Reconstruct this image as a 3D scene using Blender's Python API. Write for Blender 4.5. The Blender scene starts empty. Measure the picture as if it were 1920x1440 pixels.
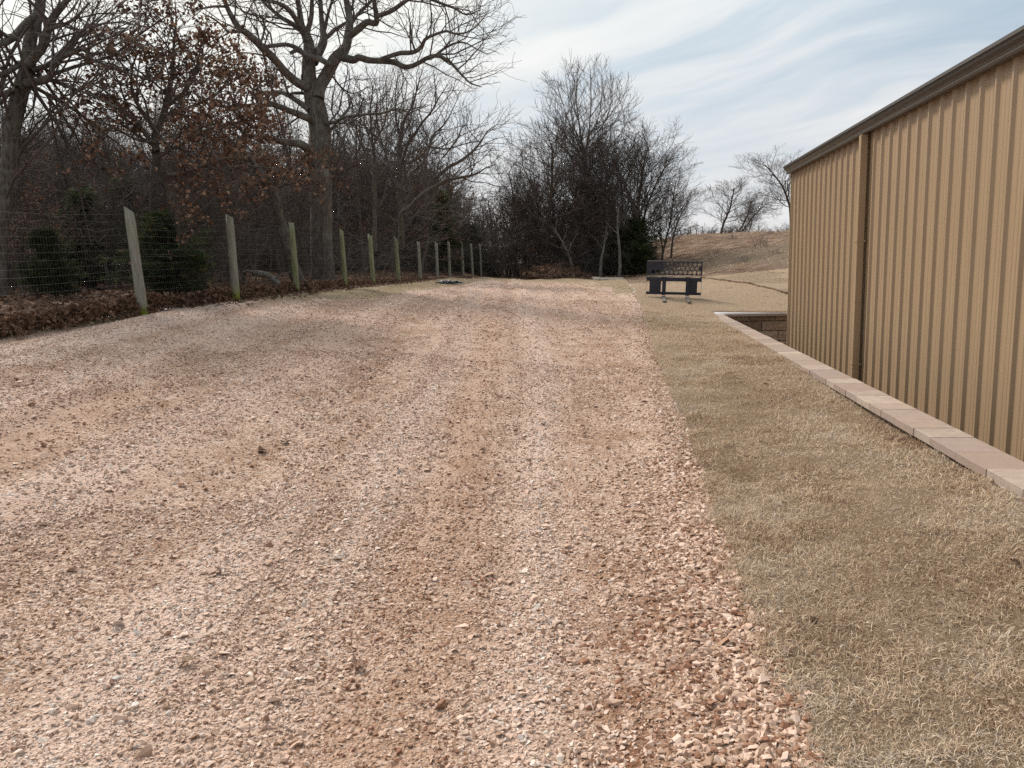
import bpy, bmesh, math, random
import numpy as np
from mathutils import Vector, Matrix, noise as mnoise

SC = bpy.context.scene
COL = SC.collection
rnd = random.Random(7)
NR = np.random.RandomState(11)

# ------------------------------------------------------------------ camera
F = 1443.0
EYE = 1.6
_a = np.array([(1160 - 960) / F, (720 - 494) / F, -1.0]); _a /= np.linalg.norm(_a)
_w = -(-.028 * _a[0] + _a[1]) / _a[2]
_u = np.array([-.028, 1, _w]); _u /= np.linalg.norm(_u)
_x = np.cross(_a, _u)
RC = np.array([_x, _a, _u])            # camera -> world


def ray(px, py):
    return RC @ np.array([(px - 960) / F, -(py - 720) / F, -1.0])


def at_depth(px, py, D):
    r = ray(px, py)
    r = r / np.hypot(r[0], r[1]) * D
    return np.array([r[0], r[1], r[2] + EYE])


cam = bpy.data.cameras.new('camera')
cam.sensor_width = 36
cam.lens = F / 1920 * 36
cam.clip_end = 3000
cam.clip_start = 0.05
camo = bpy.data.objects.new('camera', cam)
M = Matrix([list(RC[0]) + [0], list(RC[1]) + [0], list(RC[2]) + [0], [0, 0, 0, 1]])
M[0][3] = 0; M[1][3] = 0; M[2][3] = EYE
camo.matrix_world = M
COL.objects.link(camo)
SC.camera = camo


# ------------------------------------------------------------------ noise + ground
def _hash(i, j, seed):
    h = (i.astype(np.int64) * 374761393 + j.astype(np.int64) * 668265263 + seed * 974711) & 0xffffffff
    h = ((h ^ (h >> 13)) * 1274126177) & 0xffffffff
    return ((h ^ (h >> 16)) & 0xffff) / 65535.0


def vnoise(x, y, seed=0):
    x = np.asarray(x, float); y = np.asarray(y, float)
    i = np.floor(x); j = np.floor(y)
    fx = x - i; fy = y - j
    fx = fx * fx * (3 - 2 * fx); fy = fy * fy * (3 - 2 * fy)
    a = _hash(i, j, seed); b = _hash(i + 1, j, seed); c = _hash(i, j + 1, seed); d = _hash(i + 1, j + 1, seed)
    return (a * (1 - fx) + b * fx) * (1 - fy) + (c * (1 - fx) + d * fx) * fy


def fbm(x, y, seed=0, o=4):
    s = 0; a = .5; t = 0
    for k in range(o):
        s = s + a * vnoise(x * 2 ** k, y * 2 ** k, seed + k * 17); t += a; a *= .5
    return s / t


def sstep(a, b, x):
    t = np.clip((x - a) / (b - a), 0, 1)
    return t * t * (3 - 2 * t)


CP = [(-1, -4, -1.62), (2, -4, -1.5), (0, 0, -1.62), (.6, 2.3, -1.6), (.6, 5.6, -1.52), (.55, 10, -1.36), (.5, 15, -1.17), (.6, 19, -1.05),
      (2.15, 0, -1.29), (2.15, 4, -1.28), (2.15, 10, -1.27), (2.15, 15, -1.27), (2.15, 18.9, -1.24), (4, 19.3, -1.22), (12, 19.5, -1.15),
      (1.5, 21, -.94), (.8, 21, -.9), (2.2, 20.9, -.98),
      (-2.05, 2.1, -1.56), (-4, 4, -1.25), (-7.3, 4, -.8), (-7.3, 11, -.56), (-7.1, 13.6, -.50), (-7.3, 16.8, -.45), (-7.4, 20.5, -.43),
      (-7.6, 26.6, -.46), (-7.8, 33, -.4), (-8, 40, -.38), (-3, 10, -1.02), (-3, 20, -.8), (-1, 30, -.84), (-4, 35, -.62),
      (-12, 6, -.45), (-12, 16, -.35), (-20, 30, -.1), (-14, 45, -.2), (-25, 10, -.3), (-10, -5, -.9),
      (-3.7, 45, -.76), (-9.5, 45, -.6), (0, 46, -.82), (-3, 60, -.5), (-12, 65, 0), (-30, 60, .3),
      (6, 29, -.62), (3, 28, -.80), (2.5, 36, -.66), (7, 36, -.25), (7, 45, .5), (3, 45, -.4), (8.5, 60, 1.95), (4, 60, 1.85), (14, 60, 2.0), (25, 60, 2.1), (20, 30, -.4),
      (-3.3, 38, -.80), (-.3, 40, -.88), (1.5, 42, -.88), (1.8, 47, -.86), (2, 36, -.86), (-6.8, 38, -.62), (-8.2, 45, -.66), (4.2, 40, -.45), (0, 52, -.75), (25, 20, -1.1), (8, 75, 1.5), (20, 80, 1.5), (0, 75, .5)]
_P = np.array([(c[0], c[1]) for c in CP], float); _Z = np.array([c[2] for c in CP], float)


def _phi(r2):
    return np.where(r2 > 1e-9, .5 * r2 * np.log(np.maximum(r2, 1e-9)), 0)


def _tps():
    n = len(CP)
    A = np.zeros((n + 3, n + 3))
    d2 = ((_P[:, None] - _P[None]) ** 2).sum(-1)
    A[:n, :n] = _phi(d2) + np.eye(n) * 2.0
    A[:n, n] = 1; A[:n, n + 1:] = _P; A[n, :n] = 1; A[n + 1:, :n] = _P.T
    return np.linalg.solve(A, np.concatenate([_Z, np.zeros(3)]))


_W = _tps()


def height(x, y):
    x = np.asarray(x, float); y = np.asarray(y, float)
    shp = x.shape
    xf = np.clip(x.ravel(), -34, 27); yf = np.clip(y.ravel(), -5, 82)
    z = np.empty(xf.shape)
    for s in range(0, len(xf), 40000):
        a = xf[s:s + 40000]; b = yf[s:s + 40000]
        d2 = (a[:, None] - _P[None, :, 0]) ** 2 + (b[:, None] - _P[None, :, 1]) ** 2
        z[s:s + 40000] = _phi(d2) @ _W[:len(CP)] + _W[-3] + _W[-2] * a + _W[-1] * b
    z = z.reshape(shp)
    # drop the land gently past the crest
    far = np.clip((y - 78) / 200, 0, 1)
    z = z - far * 3.0
    und = ((fbm(x * .35, y * .35, 3, 3) - .5) * .3 + (fbm(x * 1.4, y * .9, 4, 4) - .5) * .22 * sstep(0, 3, x)) * sstep(30, 38, y)
    near = (fbm(x * 1.3, y * .5, 5, 3) - .5) * .008
    return z + und + near + EYE


def track_s(x, y):
    """lateral coordinate of the wheel lines: they head a little left and swing further with distance"""
    return x + .10 * y + .0011 * np.clip(y, 0, 60) ** 2 + .05 * np.sin(y * .5)


def streaks(x, y):
    s = track_s(x, y)
    a = fbm(s * 2.6, y * .045, 44, 3); b = fbm(s * 1.1 + 7, y * .07, 46, 3); c = fbm(x * 1.4, y * .9, 47, 3)
    pale = sstep(.50, .68, .6 * a + .25 * b + .15 * c)
    wob = .16 * (fbm(y * .35, y * 0 + 3, 50, 2) - .5)
    for c0, w0 in ((-1.15, .30), (.02, .20), (-2.75, .26), (-4.35, .34), (-5.9, .3)):
        pale = np.maximum(pale, np.exp(-((s + wob - c0) / w0) ** 2) * (.55 + .6 * c))
    pale = np.clip(pale, 0, 1)
    red = sstep(.50, .66, .7 * fbm(s * 1.9 + 31, y * .06, 48, 3) + .3 * fbm(x * .9, y * .5, 49, 4))
    return pale, red


def lug_mask(X, Y):
    S = track_s(X, Y)
    return (np.exp(-((S + 2.0) / .30) ** 2) * sstep(4.5, 6, Y) * sstep(12, 9, Y) + .8 * np.exp(-((S + 4.3) / .3) ** 2) * sstep(8, 10, Y) * sstep(22, 16, Y) + .8 * np.exp(-((S + .75) / .25) ** 2) * sstep(5, 7, Y) * sstep(17, 13, Y)) * (.4 + .9 * vnoise(X * 1.3, Y * 1.3, 12))


def gravel_extra(x, y):
    s = track_s(x, y)
    r = (fbm(s * 2.6, y * .045, 44, 3) - .5) * .13 * sstep(1.0, 4, y)
    r = r + lug_mask(x, y) * .034 * np.sin(15.5 * (y + .45 * x) + 4 * vnoise(x * .8, y * .8, 8))
    berm = .02 * np.exp(-((x - .42) / .16) ** 2) * sstep(20, 16, y)
    fine = (fbm(x * 6, y * 6, 31, 3) - .5) * .016 * sstep(14, 4, y)
    return (r + berm + fine) * sstep(46, 38, y)


def xe(y):      # right edge of the gravel
    y = np.asarray(y, float)
    return .60 - .006 * y + .11 * (fbm(y * 1.6, y * 0, 21, 4) - .5) + .03 * np.sin(y * 1.1) + .05 * (fbm(y * 9, y * 0, 23, 2) - .5)


# ------------------------------------------------------------------ mesh helpers
def link(me, name, mats, parent=None, smooth=False, loc=None):
    o = bpy.data.objects.new(name, me)
    COL.objects.link(o)
    for m in (mats if isinstance(mats, (list, tuple)) else [mats]):
        if m: me.materials.append(m)
    if smooth:
        me.polygons.foreach_set('use_smooth', np.ones(len(me.polygons), bool))
    if parent: o.parent = parent
    if loc is not None: o.location = loc
    return o


def np_mesh(name, V, Fs, attrs=None):
    """V (n,3); Fs list of (m,k) index arrays"""
    me = bpy.data.meshes.new(name)
    V = np.asarray(V, np.float32)
    me.vertices.add(len(V)); me.vertices.foreach_set('co', V.ravel())
    Fs = [np.asarray(f, np.int32) for f in Fs if len(f)]
    tot = sum(f.size for f in Fs); nf = sum(len(f) for f in Fs)
    me.loops.add(tot); me.polygons.add(nf)
    me.loops.foreach_set('vertex_index', np.concatenate([f.ravel() for f in Fs]))
    ls = np.concatenate([np.full(len(f), f.shape[1]) for f in Fs])
    me.polygons.foreach_set('loop_start', np.concatenate([[0], np.cumsum(ls)[:-1]]).astype(np.int32))
    me.update(calc_edges=True)
    me.polygons.foreach_set('use_smooth', np.zeros(nf, bool))
    if attrs:
        for k, a in attrs.items():
            at = me.attributes.new(k, 'FLOAT', 'POINT')
            at.data.foreach_set('value', np.asarray(a, np.float32))
    return me


def tag(o, label=None, cat=None, group=None, kind=None):
    if label: o['label'] = label
    if cat: o['category'] = cat
    if group: o['group'] = group
    if kind: o['kind'] = kind
    return o


def empty(name, loc=(0, 0, 0), rz=0):
    o = bpy.data.objects.new(name, None)
    o.empty_display_size = .2
    COL.objects.link(o); o.location = loc; o.rotation_euler = (0, 0, rz)
    return o


def rotmats(n, rng, up=None, tilt=None):
    """random rotations; with tilt: small tilt from upright + random spin"""
    if tilt is None:
        q = rng.normal(size=(n, 4)); q /= np.linalg.norm(q, axis=1)[:, None]
    else:
        az = rng.uniform(0, 2 * np.pi, n); sp = rng.uniform(0, 2 * np.pi, n)
        t = np.abs(tilt)
        ax = np.stack([np.cos(az), np.sin(az), np.zeros(n)], 1)
        q1 = np.concatenate([np.cos(t / 2)[:, None], ax * np.sin(t / 2)[:, None]], 1)
        q2 = np.stack([np.cos(sp / 2), np.zeros(n), np.zeros(n), np.sin(sp / 2)], 1)
        w1, x1, y1, z1 = q1.T; w2, x2, y2, z2 = q2.T
        q = np.stack([w1 * w2 - x1 * x2 - y1 * y2 - z1 * z2, w1 * x2 + x1 * w2 + y1 * z2 - z1 * y2,
                      w1 * y2 - x1 * z2 + y1 * w2 + z1 * x2, w1 * z2 + x1 * y2 - y1 * x2 + z1 * w2], 1)
    w, x, y, z = q.T
    return np.stack([np.stack([1 - 2 * (y * y + z * z), 2 * (x * y - z * w), 2 * (x * z + y * w)], 1),
                     np.stack([2 * (x * y + z * w), 1 - 2 * (x * x + z * z), 2 * (y * z - x * w)], 1),
                     np.stack([2 * (x * z - y * w), 2 * (y * z + x * w), 1 - 2 * (x * x + y * y)], 1)], 1)


def scatter(name, variants, pos, R, scale, rng, tone=None, extra=None):
    """merge copies of the variants (V,F tris) into one mesh"""
    n = len(pos)
    if tone is None: tone = rng.uniform(0, 1, n)
    pick = rng.randint(0, len(variants), n)
    Vs, Fs, Ts, Es = [], [], [], []
    off = 0
    for k, (v, f) in enumerate(variants):
        idx = np.where(pick == k)[0]
        if not len(idx): continue
        vv = v[None] * scale[idx][:, None, :]
        vv = np.einsum('nij,nvj->nvi', R[idx], vv) + pos[idx][:, None]
        Vs.append(vv.reshape(-1, 3))
        Fs.append((f[None] + (np.arange(len(idx)) * len(v))[:, None, None] + off).reshape(-1, f.shape[1]))
        Ts.append(np.repeat(tone[idx], len(v)))
        off += len(idx) * len(v)
    return np_mesh(name, np.concatenate(Vs), [np.concatenate(Fs)], {'tone': np.concatenate(Ts)})


def hull(points):
    bm = bmesh.new()
    for p in points: bm.verts.new(p)
    bmesh.ops.convex_hull(bm, input=bm.verts)
    for v in [v for v in bm.verts if not v.link_faces]: bm.verts.remove(v)
    bmesh.ops.triangulate(bm, faces=bm.faces)
    bm.verts.index_update()
    V = np.array([v.co[:] for v in bm.verts]); Fc = np.array([[v.index for v in f.verts] for f in bm.faces])
    bm.free()
    return V, Fc


def stone_variants(n, npts, seed):
    r = random.Random(seed); out = []
    for _ in range(n):
        pts = []
        for k in range(npts):
            v = Vector((r.gauss(0, 1), r.gauss(0, 1), r.gauss(0, 1))).normalized() * r.uniform(.75, 1.1)
            pts.append((v.x, v.y, v.z))
        out.append(hull(pts))
    return out


def tubes(name, polys, minsides=3, attrs=True, extra=None):
    """polys: list of (pts (n,3) array, radii (n,) array)"""
    groups = {}
    for pts, rad in polys:
        rm = float(rad[0])
        s = 3 if rm < .02 else 5 if rm < .06 else 8 if rm < .13 else 14
        s = max(s, minsides)
        groups.setdefault((len(pts), s), []).append((pts, rad))
    Vs, Fs, off = [], [], 0
    for (n, s), lst in groups.items():
        P = np.array([a for a, b in lst]); Rr = np.array([b for a, b in lst])
        m = len(lst)
        T = np.empty_like(P)
        T[:, 1:-1] = P[:, 2:] - P[:, :-2]; T[:, 0] = P[:, 1] - P[:, 0]; T[:, -1] = P[:, -1] - P[:, -2]
        T /= np.linalg.norm(T, axis=2, keepdims=True) + 1e-9
        avg = P[:, -1] - P[:, 0]
        ref = np.zeros((m, 3)); ref[np.arange(m), np.abs(avg).argmin(1)] = 1
        U = np.cross(T, ref[:, None]); U /= np.linalg.norm(U, axis=2, keepdims=True) + 1e-9
        W = np.cross(T, U)
        an = np.arange(s) * 2 * np.pi / s
        ring = P[:, :, None] + Rr[:, :, None, None] * (U[:, :, None] * np.cos(an)[None, None, :, None] + W[:, :, None] * np.sin(an)[None, None, :, None])
        Vs.append(ring.reshape(-1, 3))
        base = (np.arange(m) * n * s)[:, None, None] + (np.arange(n - 1) * s)[None, :, None] + off
        i = np.arange(s)[None, None]; j = (np.arange(s)[None, None] + 1) % s
        q = np.stack([base + i, base + j, base + j + s, base + i + s], -1).reshape(-1, 4)
        Fs.append(q)
        off += m * n * s
    me = np_mesh(name, np.concatenate(Vs), [np.concatenate(Fs)])
    me.polygons.foreach_set('use_smooth', np.ones(len(me.polygons), bool))
    return me


class MB:
    """bmesh collector"""
    def __init__(s): s.bm = bmesh.new()

    def box(s, x0, x1, y0, y1, z0, z1, bevel=0, mat=None):
        r = bmesh.ops.create_cube(s.bm, size=1)
        vs = r['verts']
        for v in vs:
            v.co = Vector((x0 + (v.co.x + .5) * (x1 - x0), y0 + (v.co.y + .5) * (y1 - y0), z0 + (v.co.z + .5) * (z1 - z0)))
        if bevel:
            es = list({e for v in vs for e in v.link_edges})
            r2 = bmesh.ops.bevel(s.bm, geom=es, offset=bevel, segments=2, affect='EDGES')
            vs = list({v for f in r2['faces'] for v in f.verts} | {v for v in vs if v.is_valid})
        if mat is not None:
            for v in vs: v.co = mat @ v.co
        return vs

    def cyl(s, p, r, h, axis=(0, 0, 1), seg=12, r2=None):
        q = Vector((0, 0, 1)).rotation_difference(Vector(axis)).to_matrix().to_4x4()
        mt = Matrix.Translation(Vector(p)) @ q @ Matrix.Translation((0, 0, h / 2))
        return bmesh.ops.create_cone(s.bm, cap_ends=True, segments=seg, radius1=r, radius2=r if r2 is None else r2, depth=h, matrix=mt)['verts']

    def extrude_profile(s, prof, axis_pts):
        """prof list of (a,b) closed; axis_pts: list of functions placing ring"""
        rings = []
        for f in axis_pts: rings.append([s.bm.verts.new(f(a, b)) for a, b in prof])
        n = len(prof)
        for k in range(len(rings) - 1):
            for i in range(n):
                j = (i + 1) % n
                s.bm.faces.new((rings[k][i], rings[k][j], rings[k + 1][j], rings[k + 1][i]))
        s.bm.faces.new(rings[0][::-1]); s.bm.faces.new(rings[-1])

    def build(s, name, mat, parent=None, smooth=False, loc=None):
        bmesh.ops.recalc_face_normals(s.bm, faces=s.bm.faces)
        me = bpy.data.meshes.new(name); s.bm.to_mesh(me); s.bm.free()
        return link(me, name, mat, parent, smooth, loc)


# ------------------------------------------------------------------ materials
class N:
    def __init__(s, name, rough=.9, spec=.2):
        s.m = bpy.data.materials.new(name); s.m.use_nodes = True
        s.t = s.m.node_tree; s.n = s.t.nodes
        s.b = s.n['Principled BSDF']; s.b.inputs['Roughness'].default_value = rough
        s.b.inputs['Specular IOR Level'].default_value = spec

    def new(s, ty, **kw):
        x = s.n.new(ty)
        for k, v in kw.items(): setattr(x, k, v)
        return x

    def l(s, a, b): s.t.links.new(a, b)

    def pos(s): return s.new('ShaderNodeNewGeometry').outputs['Position']

    def obj(s): return s.new('ShaderNodeTexCoord').outputs['Object']

    def mapping(s, v, sc=(1, 1, 1), rot=(0, 0, 0)):
        m = s.new('ShaderNodeMapping'); s.l(v, m.inputs[0]); m.inputs['Scale'].default_value = sc; m.inputs['Rotation'].default_value = rot
        return m.outputs[0]

    def noise(s, v, scale, detail=4, rough=.55, out='Fac', dist=0):
        x = s.new('ShaderNodeTexNoise'); s.l(v, x.inputs['Vector'])
        x.inputs['Scale'].default_value = scale; x.inputs['Detail'].default_value = detail; x.inputs['Roughness'].default_value = rough
        x.inputs['Distortion'].default_value = dist
        return x.outputs[out]

    def voro(s, v, scale, feature='F1', out='Distance', rnd_=1.0):
        x = s.new('ShaderNodeTexVoronoi', feature=feature); s.l(v, x.inputs['Vector'])
        x.inputs['Scale'].default_value = scale; x.inputs['Randomness'].default_value = rnd_
        return x.outputs[out]

    def ramp(s, f, stops, interp='LINEAR'):
        x = s.new('ShaderNodeValToRGB'); s.l(f, x.inputs[0]); cr = x.color_ramp; cr.interpolation = interp
        while len(cr.elements) < len(stops): cr.elements.new(.5)
        for e, (p, c) in zip(cr.elements, stops):
            e.position = p
            e.color = (*c, 1) if isinstance(c, (tuple, list)) else (c, c, c, 1)
        return x.outputs[0]

    def mix(s, f, a, b, mode='MIX'):
        x = s.new('ShaderNodeMix', data_type='RGBA', blend_type=mode)
        for sock, v in ((x.inputs[0], f), (x.inputs[6], a), (x.inputs[7], b)):
            if hasattr(v, 'links'): s.l(v, sock)
            elif isinstance(v, (tuple, list)): sock.default_value = (*v, 1)
            else: sock.default_value = v
        return x.outputs[2]

    def math(s, op, a, b=None, clamp=False):
        x = s.new('ShaderNodeMath', operation=op); x.use_clamp = clamp
        for i, v in enumerate((a, b)):
            if v is None: continue
            if hasattr(v, 'links'): s.l(v, x.inputs[i])
            else: x.inputs[i].default_value = v
        return x.outputs[0]

    def attr(s, name):
        x = s.new('ShaderNodeAttribute'); x.attribute_name = name
        return x.outputs['Fac']

    def color(s, c):
        if hasattr(c, 'links'): s.l(c, s.b.inputs['Base Color'])
        else: s.b.inputs['Base Color'].default_value = (*c, 1)

    def bump(s, h, strength=.5, dist=.01, prev=None):
        x = s.new('ShaderNodeBump'); s.l(h, x.inputs['Height']); x.inputs['Strength'].default_value = strength; x.inputs['Distance'].default_value = dist
        if prev is not None: s.l(prev, x.inputs['Normal'])
        s.l(x.outputs[0], s.b.inputs['Normal'])
        return x.outputs[0]


def m_gravel():
    k = N('gravel_surface', .95, .1)
    p = k.pos()
    cell = k.voro(p, 55, out='Color'); sep = k.new('ShaderNodeSeparateColor'); k.l(cell, sep.inputs[0])
    stone = k.ramp(sep.outputs[0], [(0, (.27, .165, .11)), (.25, (.42, .285, .21)), (.6, (.56, .41, .33)), (.85, (.68, .54, .45)), (1, (.44, .37, .33))])
    fine = k.noise(p, 140, 3, .6)
    dirt = k.ramp(fine, [(.3, (.21, .115, .07)), (.7, (.47, .31, .22))])  # reddish soil, darkened further to paint shade into the gaps between stones
    cover = k.math('ADD', k.noise(p, 2.2, 5, .65), k.math('MULTIPLY', k.noise(p, 30, 2), .45))
    cv = k.ramp(cover, [(.58, 0), (.78, 1)])
    c = k.mix(cv, dirt, stone)
    pale = k.attr('pale')
    c = k.mix(k.math('MULTIPLY', pale, .75, True), c, (.66, .50, .42))
    red = k.attr('red')
    c = k.mix(k.math('MULTIPLY', red, .35), c, (.42, .27, .19))
    # dead grass fringe
    soil = k.math('MULTIPLY', k.attr('soil'), k.ramp(k.noise(p, 4, 5, .65), [(.45, 0), (.6, 1)]))
    c = k.mix(soil, c, (.20, .095, .055))
    g = k.math('ADD', k.attr('grass'), k.math('MULTIPLY', k.math('SUBTRACT', k.noise(p, 3, 5, .7), .5), 1.4))
    gm = k.ramp(g, [(.42, 0), (.62, 1)])
    gc = k.ramp(k.noise(p, 45, 4, .7), [(.3, (.15, .115, .06)), (.55, (.31, .25, .15)), (.8, (.44, .37, .25))])
    c = k.mix(k.math('MULTIPLY', gm, .85), c, gc)
    # trodden leaf scraps at the very edge
    lm = k.math('ADD', k.attr('leafy'), k.math('MULTIPLY', k.math('SUBTRACT', k.noise(p, 7, 5, .7), .5), 1.2))
    c = k.mix(k.ramp(lm, [(.5, 0), (.6, 1)]), c, k.ramp(k.noise(p, 25, 3), [(.35, (.05, .03, .02)), (.65, (.17, .10, .065))]))
    k.color(c)
    d = k.voro(p, 55); d2 = k.voro(p, 120)
    b = k.bump(d, .8, .016)
    k.bump(k.math('ADD', d2, fine), .6, .008, b)
    return k.m


def m_stone():
    k = N('crushed_stone', .9, .15)
    t = k.attr('tone'); p = k.pos()
    c = k.ramp(t, [(0, (.24, .12, .075)), (.12, (.36, .235, .165)), (.3, (.50, .36, .28)), (.5, (.62, .45, .36)), (.68, (.69, .54, .45)), (.84, (.62, .51, .44)), (.92, (.78, .70, .62)), (.965, (.38, .35, .34)), (1, (.84, .80, .76))])
    dust = k.noise(p, 60, 3, .6)
    c = k.mix(k.ramp(dust, [(.4, 0), (.75, .4)]), c, (.52, .34, .24))
    k.color(c)
    k.bump(k.noise(p, 260, 3), .35, .003)
    return k.m


def m_lawn():
    k = N('dormant_turf', .95, .05)
    p = k.pos()
    n1 = k.noise(k.mapping(p, (1, 1, 1)), 90, 4, .75)
    c = k.ramp(n1, [(.32, (.13, .085, .055)), (.5, (.34, .245, .165)), (.66, (.54, .415, .295)), (.85, (.70, .57, .42))])
    big = k.noise(p, 1.6, 5, .6)
    c = k.mix(k.ramp(big, [(.35, .0), (.65, .55)]), c, k.mix(k.ramp(n1, [(.3, 0), (.7, 1)]), (.20, .15, .11), (.50, .40, .30)))
    mott = k.noise(k.mapping(p, (.35, 1.2, 1)), 1.9, 7, .75)
    far = k.attr('far')
    c = k.mix(k.math('MULTIPLY', far, k.ramp(mott, [(.40, 0), (.58, .8)])), c, k.mix(k.ramp(n1, [(.35, 0), (.65, 1)]), (.15, .115, .085), (.30, .24, .18)))
    c = k.mix(k.math('MULTIPLY', far, k.ramp(mott, [(.30, .6), (.42, 0)])), c, (.56, .45, .34))
    c = k.mix(k.math('MULTIPLY', k.attr('near'), .45), c, k.ramp(n1, [(.35, (.075, .052, .034)), (.6, (.20, .145, .095)), (.8, (.38, .29, .20))]))  # near turf base darkened: shadow between the blades put into the colour
    # seams between the sods
    dirt = k.attr('dirt')
    dm = k.ramp(k.math('ADD', dirt, k.math('MULTIPLY', k.math('SUBTRACT', k.noise(k.mapping(p, (.5, 1.6, 1)), 1.5, 6, .7), .5), .9)), [(.42, 0), (.6, 1)])
    dc = k.ramp(k.noise(k.mapping(p, (.4, 1.5, 1)), 2.2, 6, .7), [(.3, (.11, .066, .045)), (.48, (.25, .165, .115)), (.66, (.48, .36, .28))])
    c = k.mix(dm, c, dc)
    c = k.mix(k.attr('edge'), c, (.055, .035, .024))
    k.color(c)
    b1 = k.bump(k.math('MULTIPLY', far, mott), 1.0, .5)
    k.bump(n1, .8, .03, b1)
    return k.m


def m_leaf_floor():
    k = N('leaf_floor', .95, .05)
    p = k.pos()
    v = k.voro(p, 14, out='Color'); sep = k.new('ShaderNodeSeparateColor'); k.l(v, sep.inputs[0])
    c = k.ramp(sep.outputs[1], [(0, (.06, .036, .025)), (.4, (.15, .085, .057)), (.75, (.24, .145, .10)), (1, (.33, .24, .18))])
    c = k.mix(k.ramp(k.noise(p, 2, 5, .6), [(.45, 0), (.65, .7)]), c, (.09, .06, .045))
    k.color(c); k.bump(k.voro(p, 14), .8, .04)
    return k.m


def m_leaf(name, stops):
    k = N(name, .8, .15)
    c = k.ramp(k.attr('tone'), stops)
    k.color(c)
    tr = k.new('ShaderNodeBsdfTranslucent'); k.l(c, tr.inputs[0])
    mx = k.new('ShaderNodeMixShader'); mx.inputs[0].default_value = .25
    k.l(k.b.outputs[0], mx.inputs[1]); k.l(tr.outputs[0], mx.inputs[2]); k.l(mx.outputs[0], k.n['Material Output'].inputs[0])
    return k.m


def m_bark(name, dark, light, scale=18, lichen=None):
    k = N(name, .95, .1)
    p = k.obj()
    q = k.mapping(p, (1, 1, .22))
    r = k.noise(q, scale, 5, .65)
    v = k.voro(q, scale * 1.1)
    c = k.ramp(k.math('ADD', k.math('MULTIPLY', r, .7), k.math('MULTIPLY', v, .4)), [(.3, dark), (.68, light)])
    if lichen:
        c = k.mix(k.ramp(k.noise(p, 4, 5, .65), [(.5, 0), (.66, .7)]), c, lichen)
    k.color(c); k.bump(k.math('ADD', r, v), .9, .025)
    return k.m


def m_plain(name, c, rough=.6, spec=.3, metallic=0, var=.15, scale=6, bump=0):
    k = N(name, rough, spec); k.b.inputs['Metallic'].default_value = metallic
    p = k.pos()
    n = k.noise(p, scale, 5, .6)
    k.color(k.ramp(n, [(.3, tuple(x * (1 - var) for x in c)), (.7, tuple(min(1, x * (1 + var)) for x in c))]))
    if bump: k.bump(k.noise(p, scale * 12, 3), bump, .004)
    return k.m


def m_wall():
    k = N('tan_metal', .42, .45)
    p = k.pos()
    st = k.noise(k.mapping(p, (1, 6, .25)), 3, 4, .6)
    c = k.ramp(st, [(.3, (.315, .220, .136)), (.7, (.365, .262, .165))])
    dz = k.new('ShaderNodeSeparateXYZ'); k.l(p, dz.inputs[0])
    dust = k.math('MULTIPLY', k.ramp(k.math('MULTIPLY', k.math('ADD', dz.outputs[2], .9), .5), [(.0, .55), (.9, 0)]), k.noise(p, 9, 5, .7))
    c = k.mix(dust, c, (.40, .27, .18))
    k.color(c)
    k.bump(k.noise(k.mapping(p, (1, 1, .5)), 2.5, 3), .12, .02)
    return k.m


def m_post():
    k = N('treated_timber', .9, .1)
    p = k.obj(); sx = k.new('ShaderNodeSeparateXYZ'); k.l(p, sx.inputs[0])
    g = k.noise(k.mapping(p, (1, 1, .06)), 60, 4, .6)
    c = k.ramp(g, [(.3, (.16, .15, .12)), (.55, (.27, .26, .215)), (.8, (.36, .345, .29))])
    oi = k.new('ShaderNodeObjectInfo').outputs['Random']
    moss = k.attr('moss')
    mm = k.math('ADD', moss, k.math('MULTIPLY', k.math('SUBTRACT', k.noise(p, 9, 5, .65), .5), .9))
    c = k.mix(k.ramp(mm, [(.3, 0), (.8, 1)]), c, k.ramp(g, [(.3, (.11, .14, .018)), (.7, (.27, .32, .045))]))
    k.color(c); k.bump(g, .6, .006)
    return k.m


def m_cap():
    k = N('cap_stone', .9, .1)
    oi = k.attr('tone'); p = k.pos()
    c = k.ramp(oi, [(0, (.30, .225, .185)), (.35, (.37, .295, .245)), (.65, (.29, .225, .20)), (1, (.46, .39, .32))])
    sw = k.noise(p, 7, 5, .65, dist=1.5)
    c = k.mix(k.ramp(sw, [(.42, 0), (.62, .6)]), c, (.27, .20, .175))
    c = k.mix(k.ramp(k.noise(p, 300, 2), [(.45, 0), (.7, .3)]), c, (.58, .52, .45))
    k.color(c); k.bump(k.noise(p, 180, 4, .7), .5, .004)
    return k.m


def m_block():
    k = N('split_block', .95, .05)
    p = k.pos()
    c = k.ramp(k.attr('tone'), [(0, (.24, .175, .13)), (.5, (.38, .29, .22)), (1, (.52, .41, .32))])
    n = k.noise(p, 14, 6, .7)
    c = k.mix(k.ramp(n, [(.35, .5), (.6, 0)]), c, (.08, .06, .045))
    k.color(c); k.bump(n, 1, .05)
    return k.m


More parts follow.
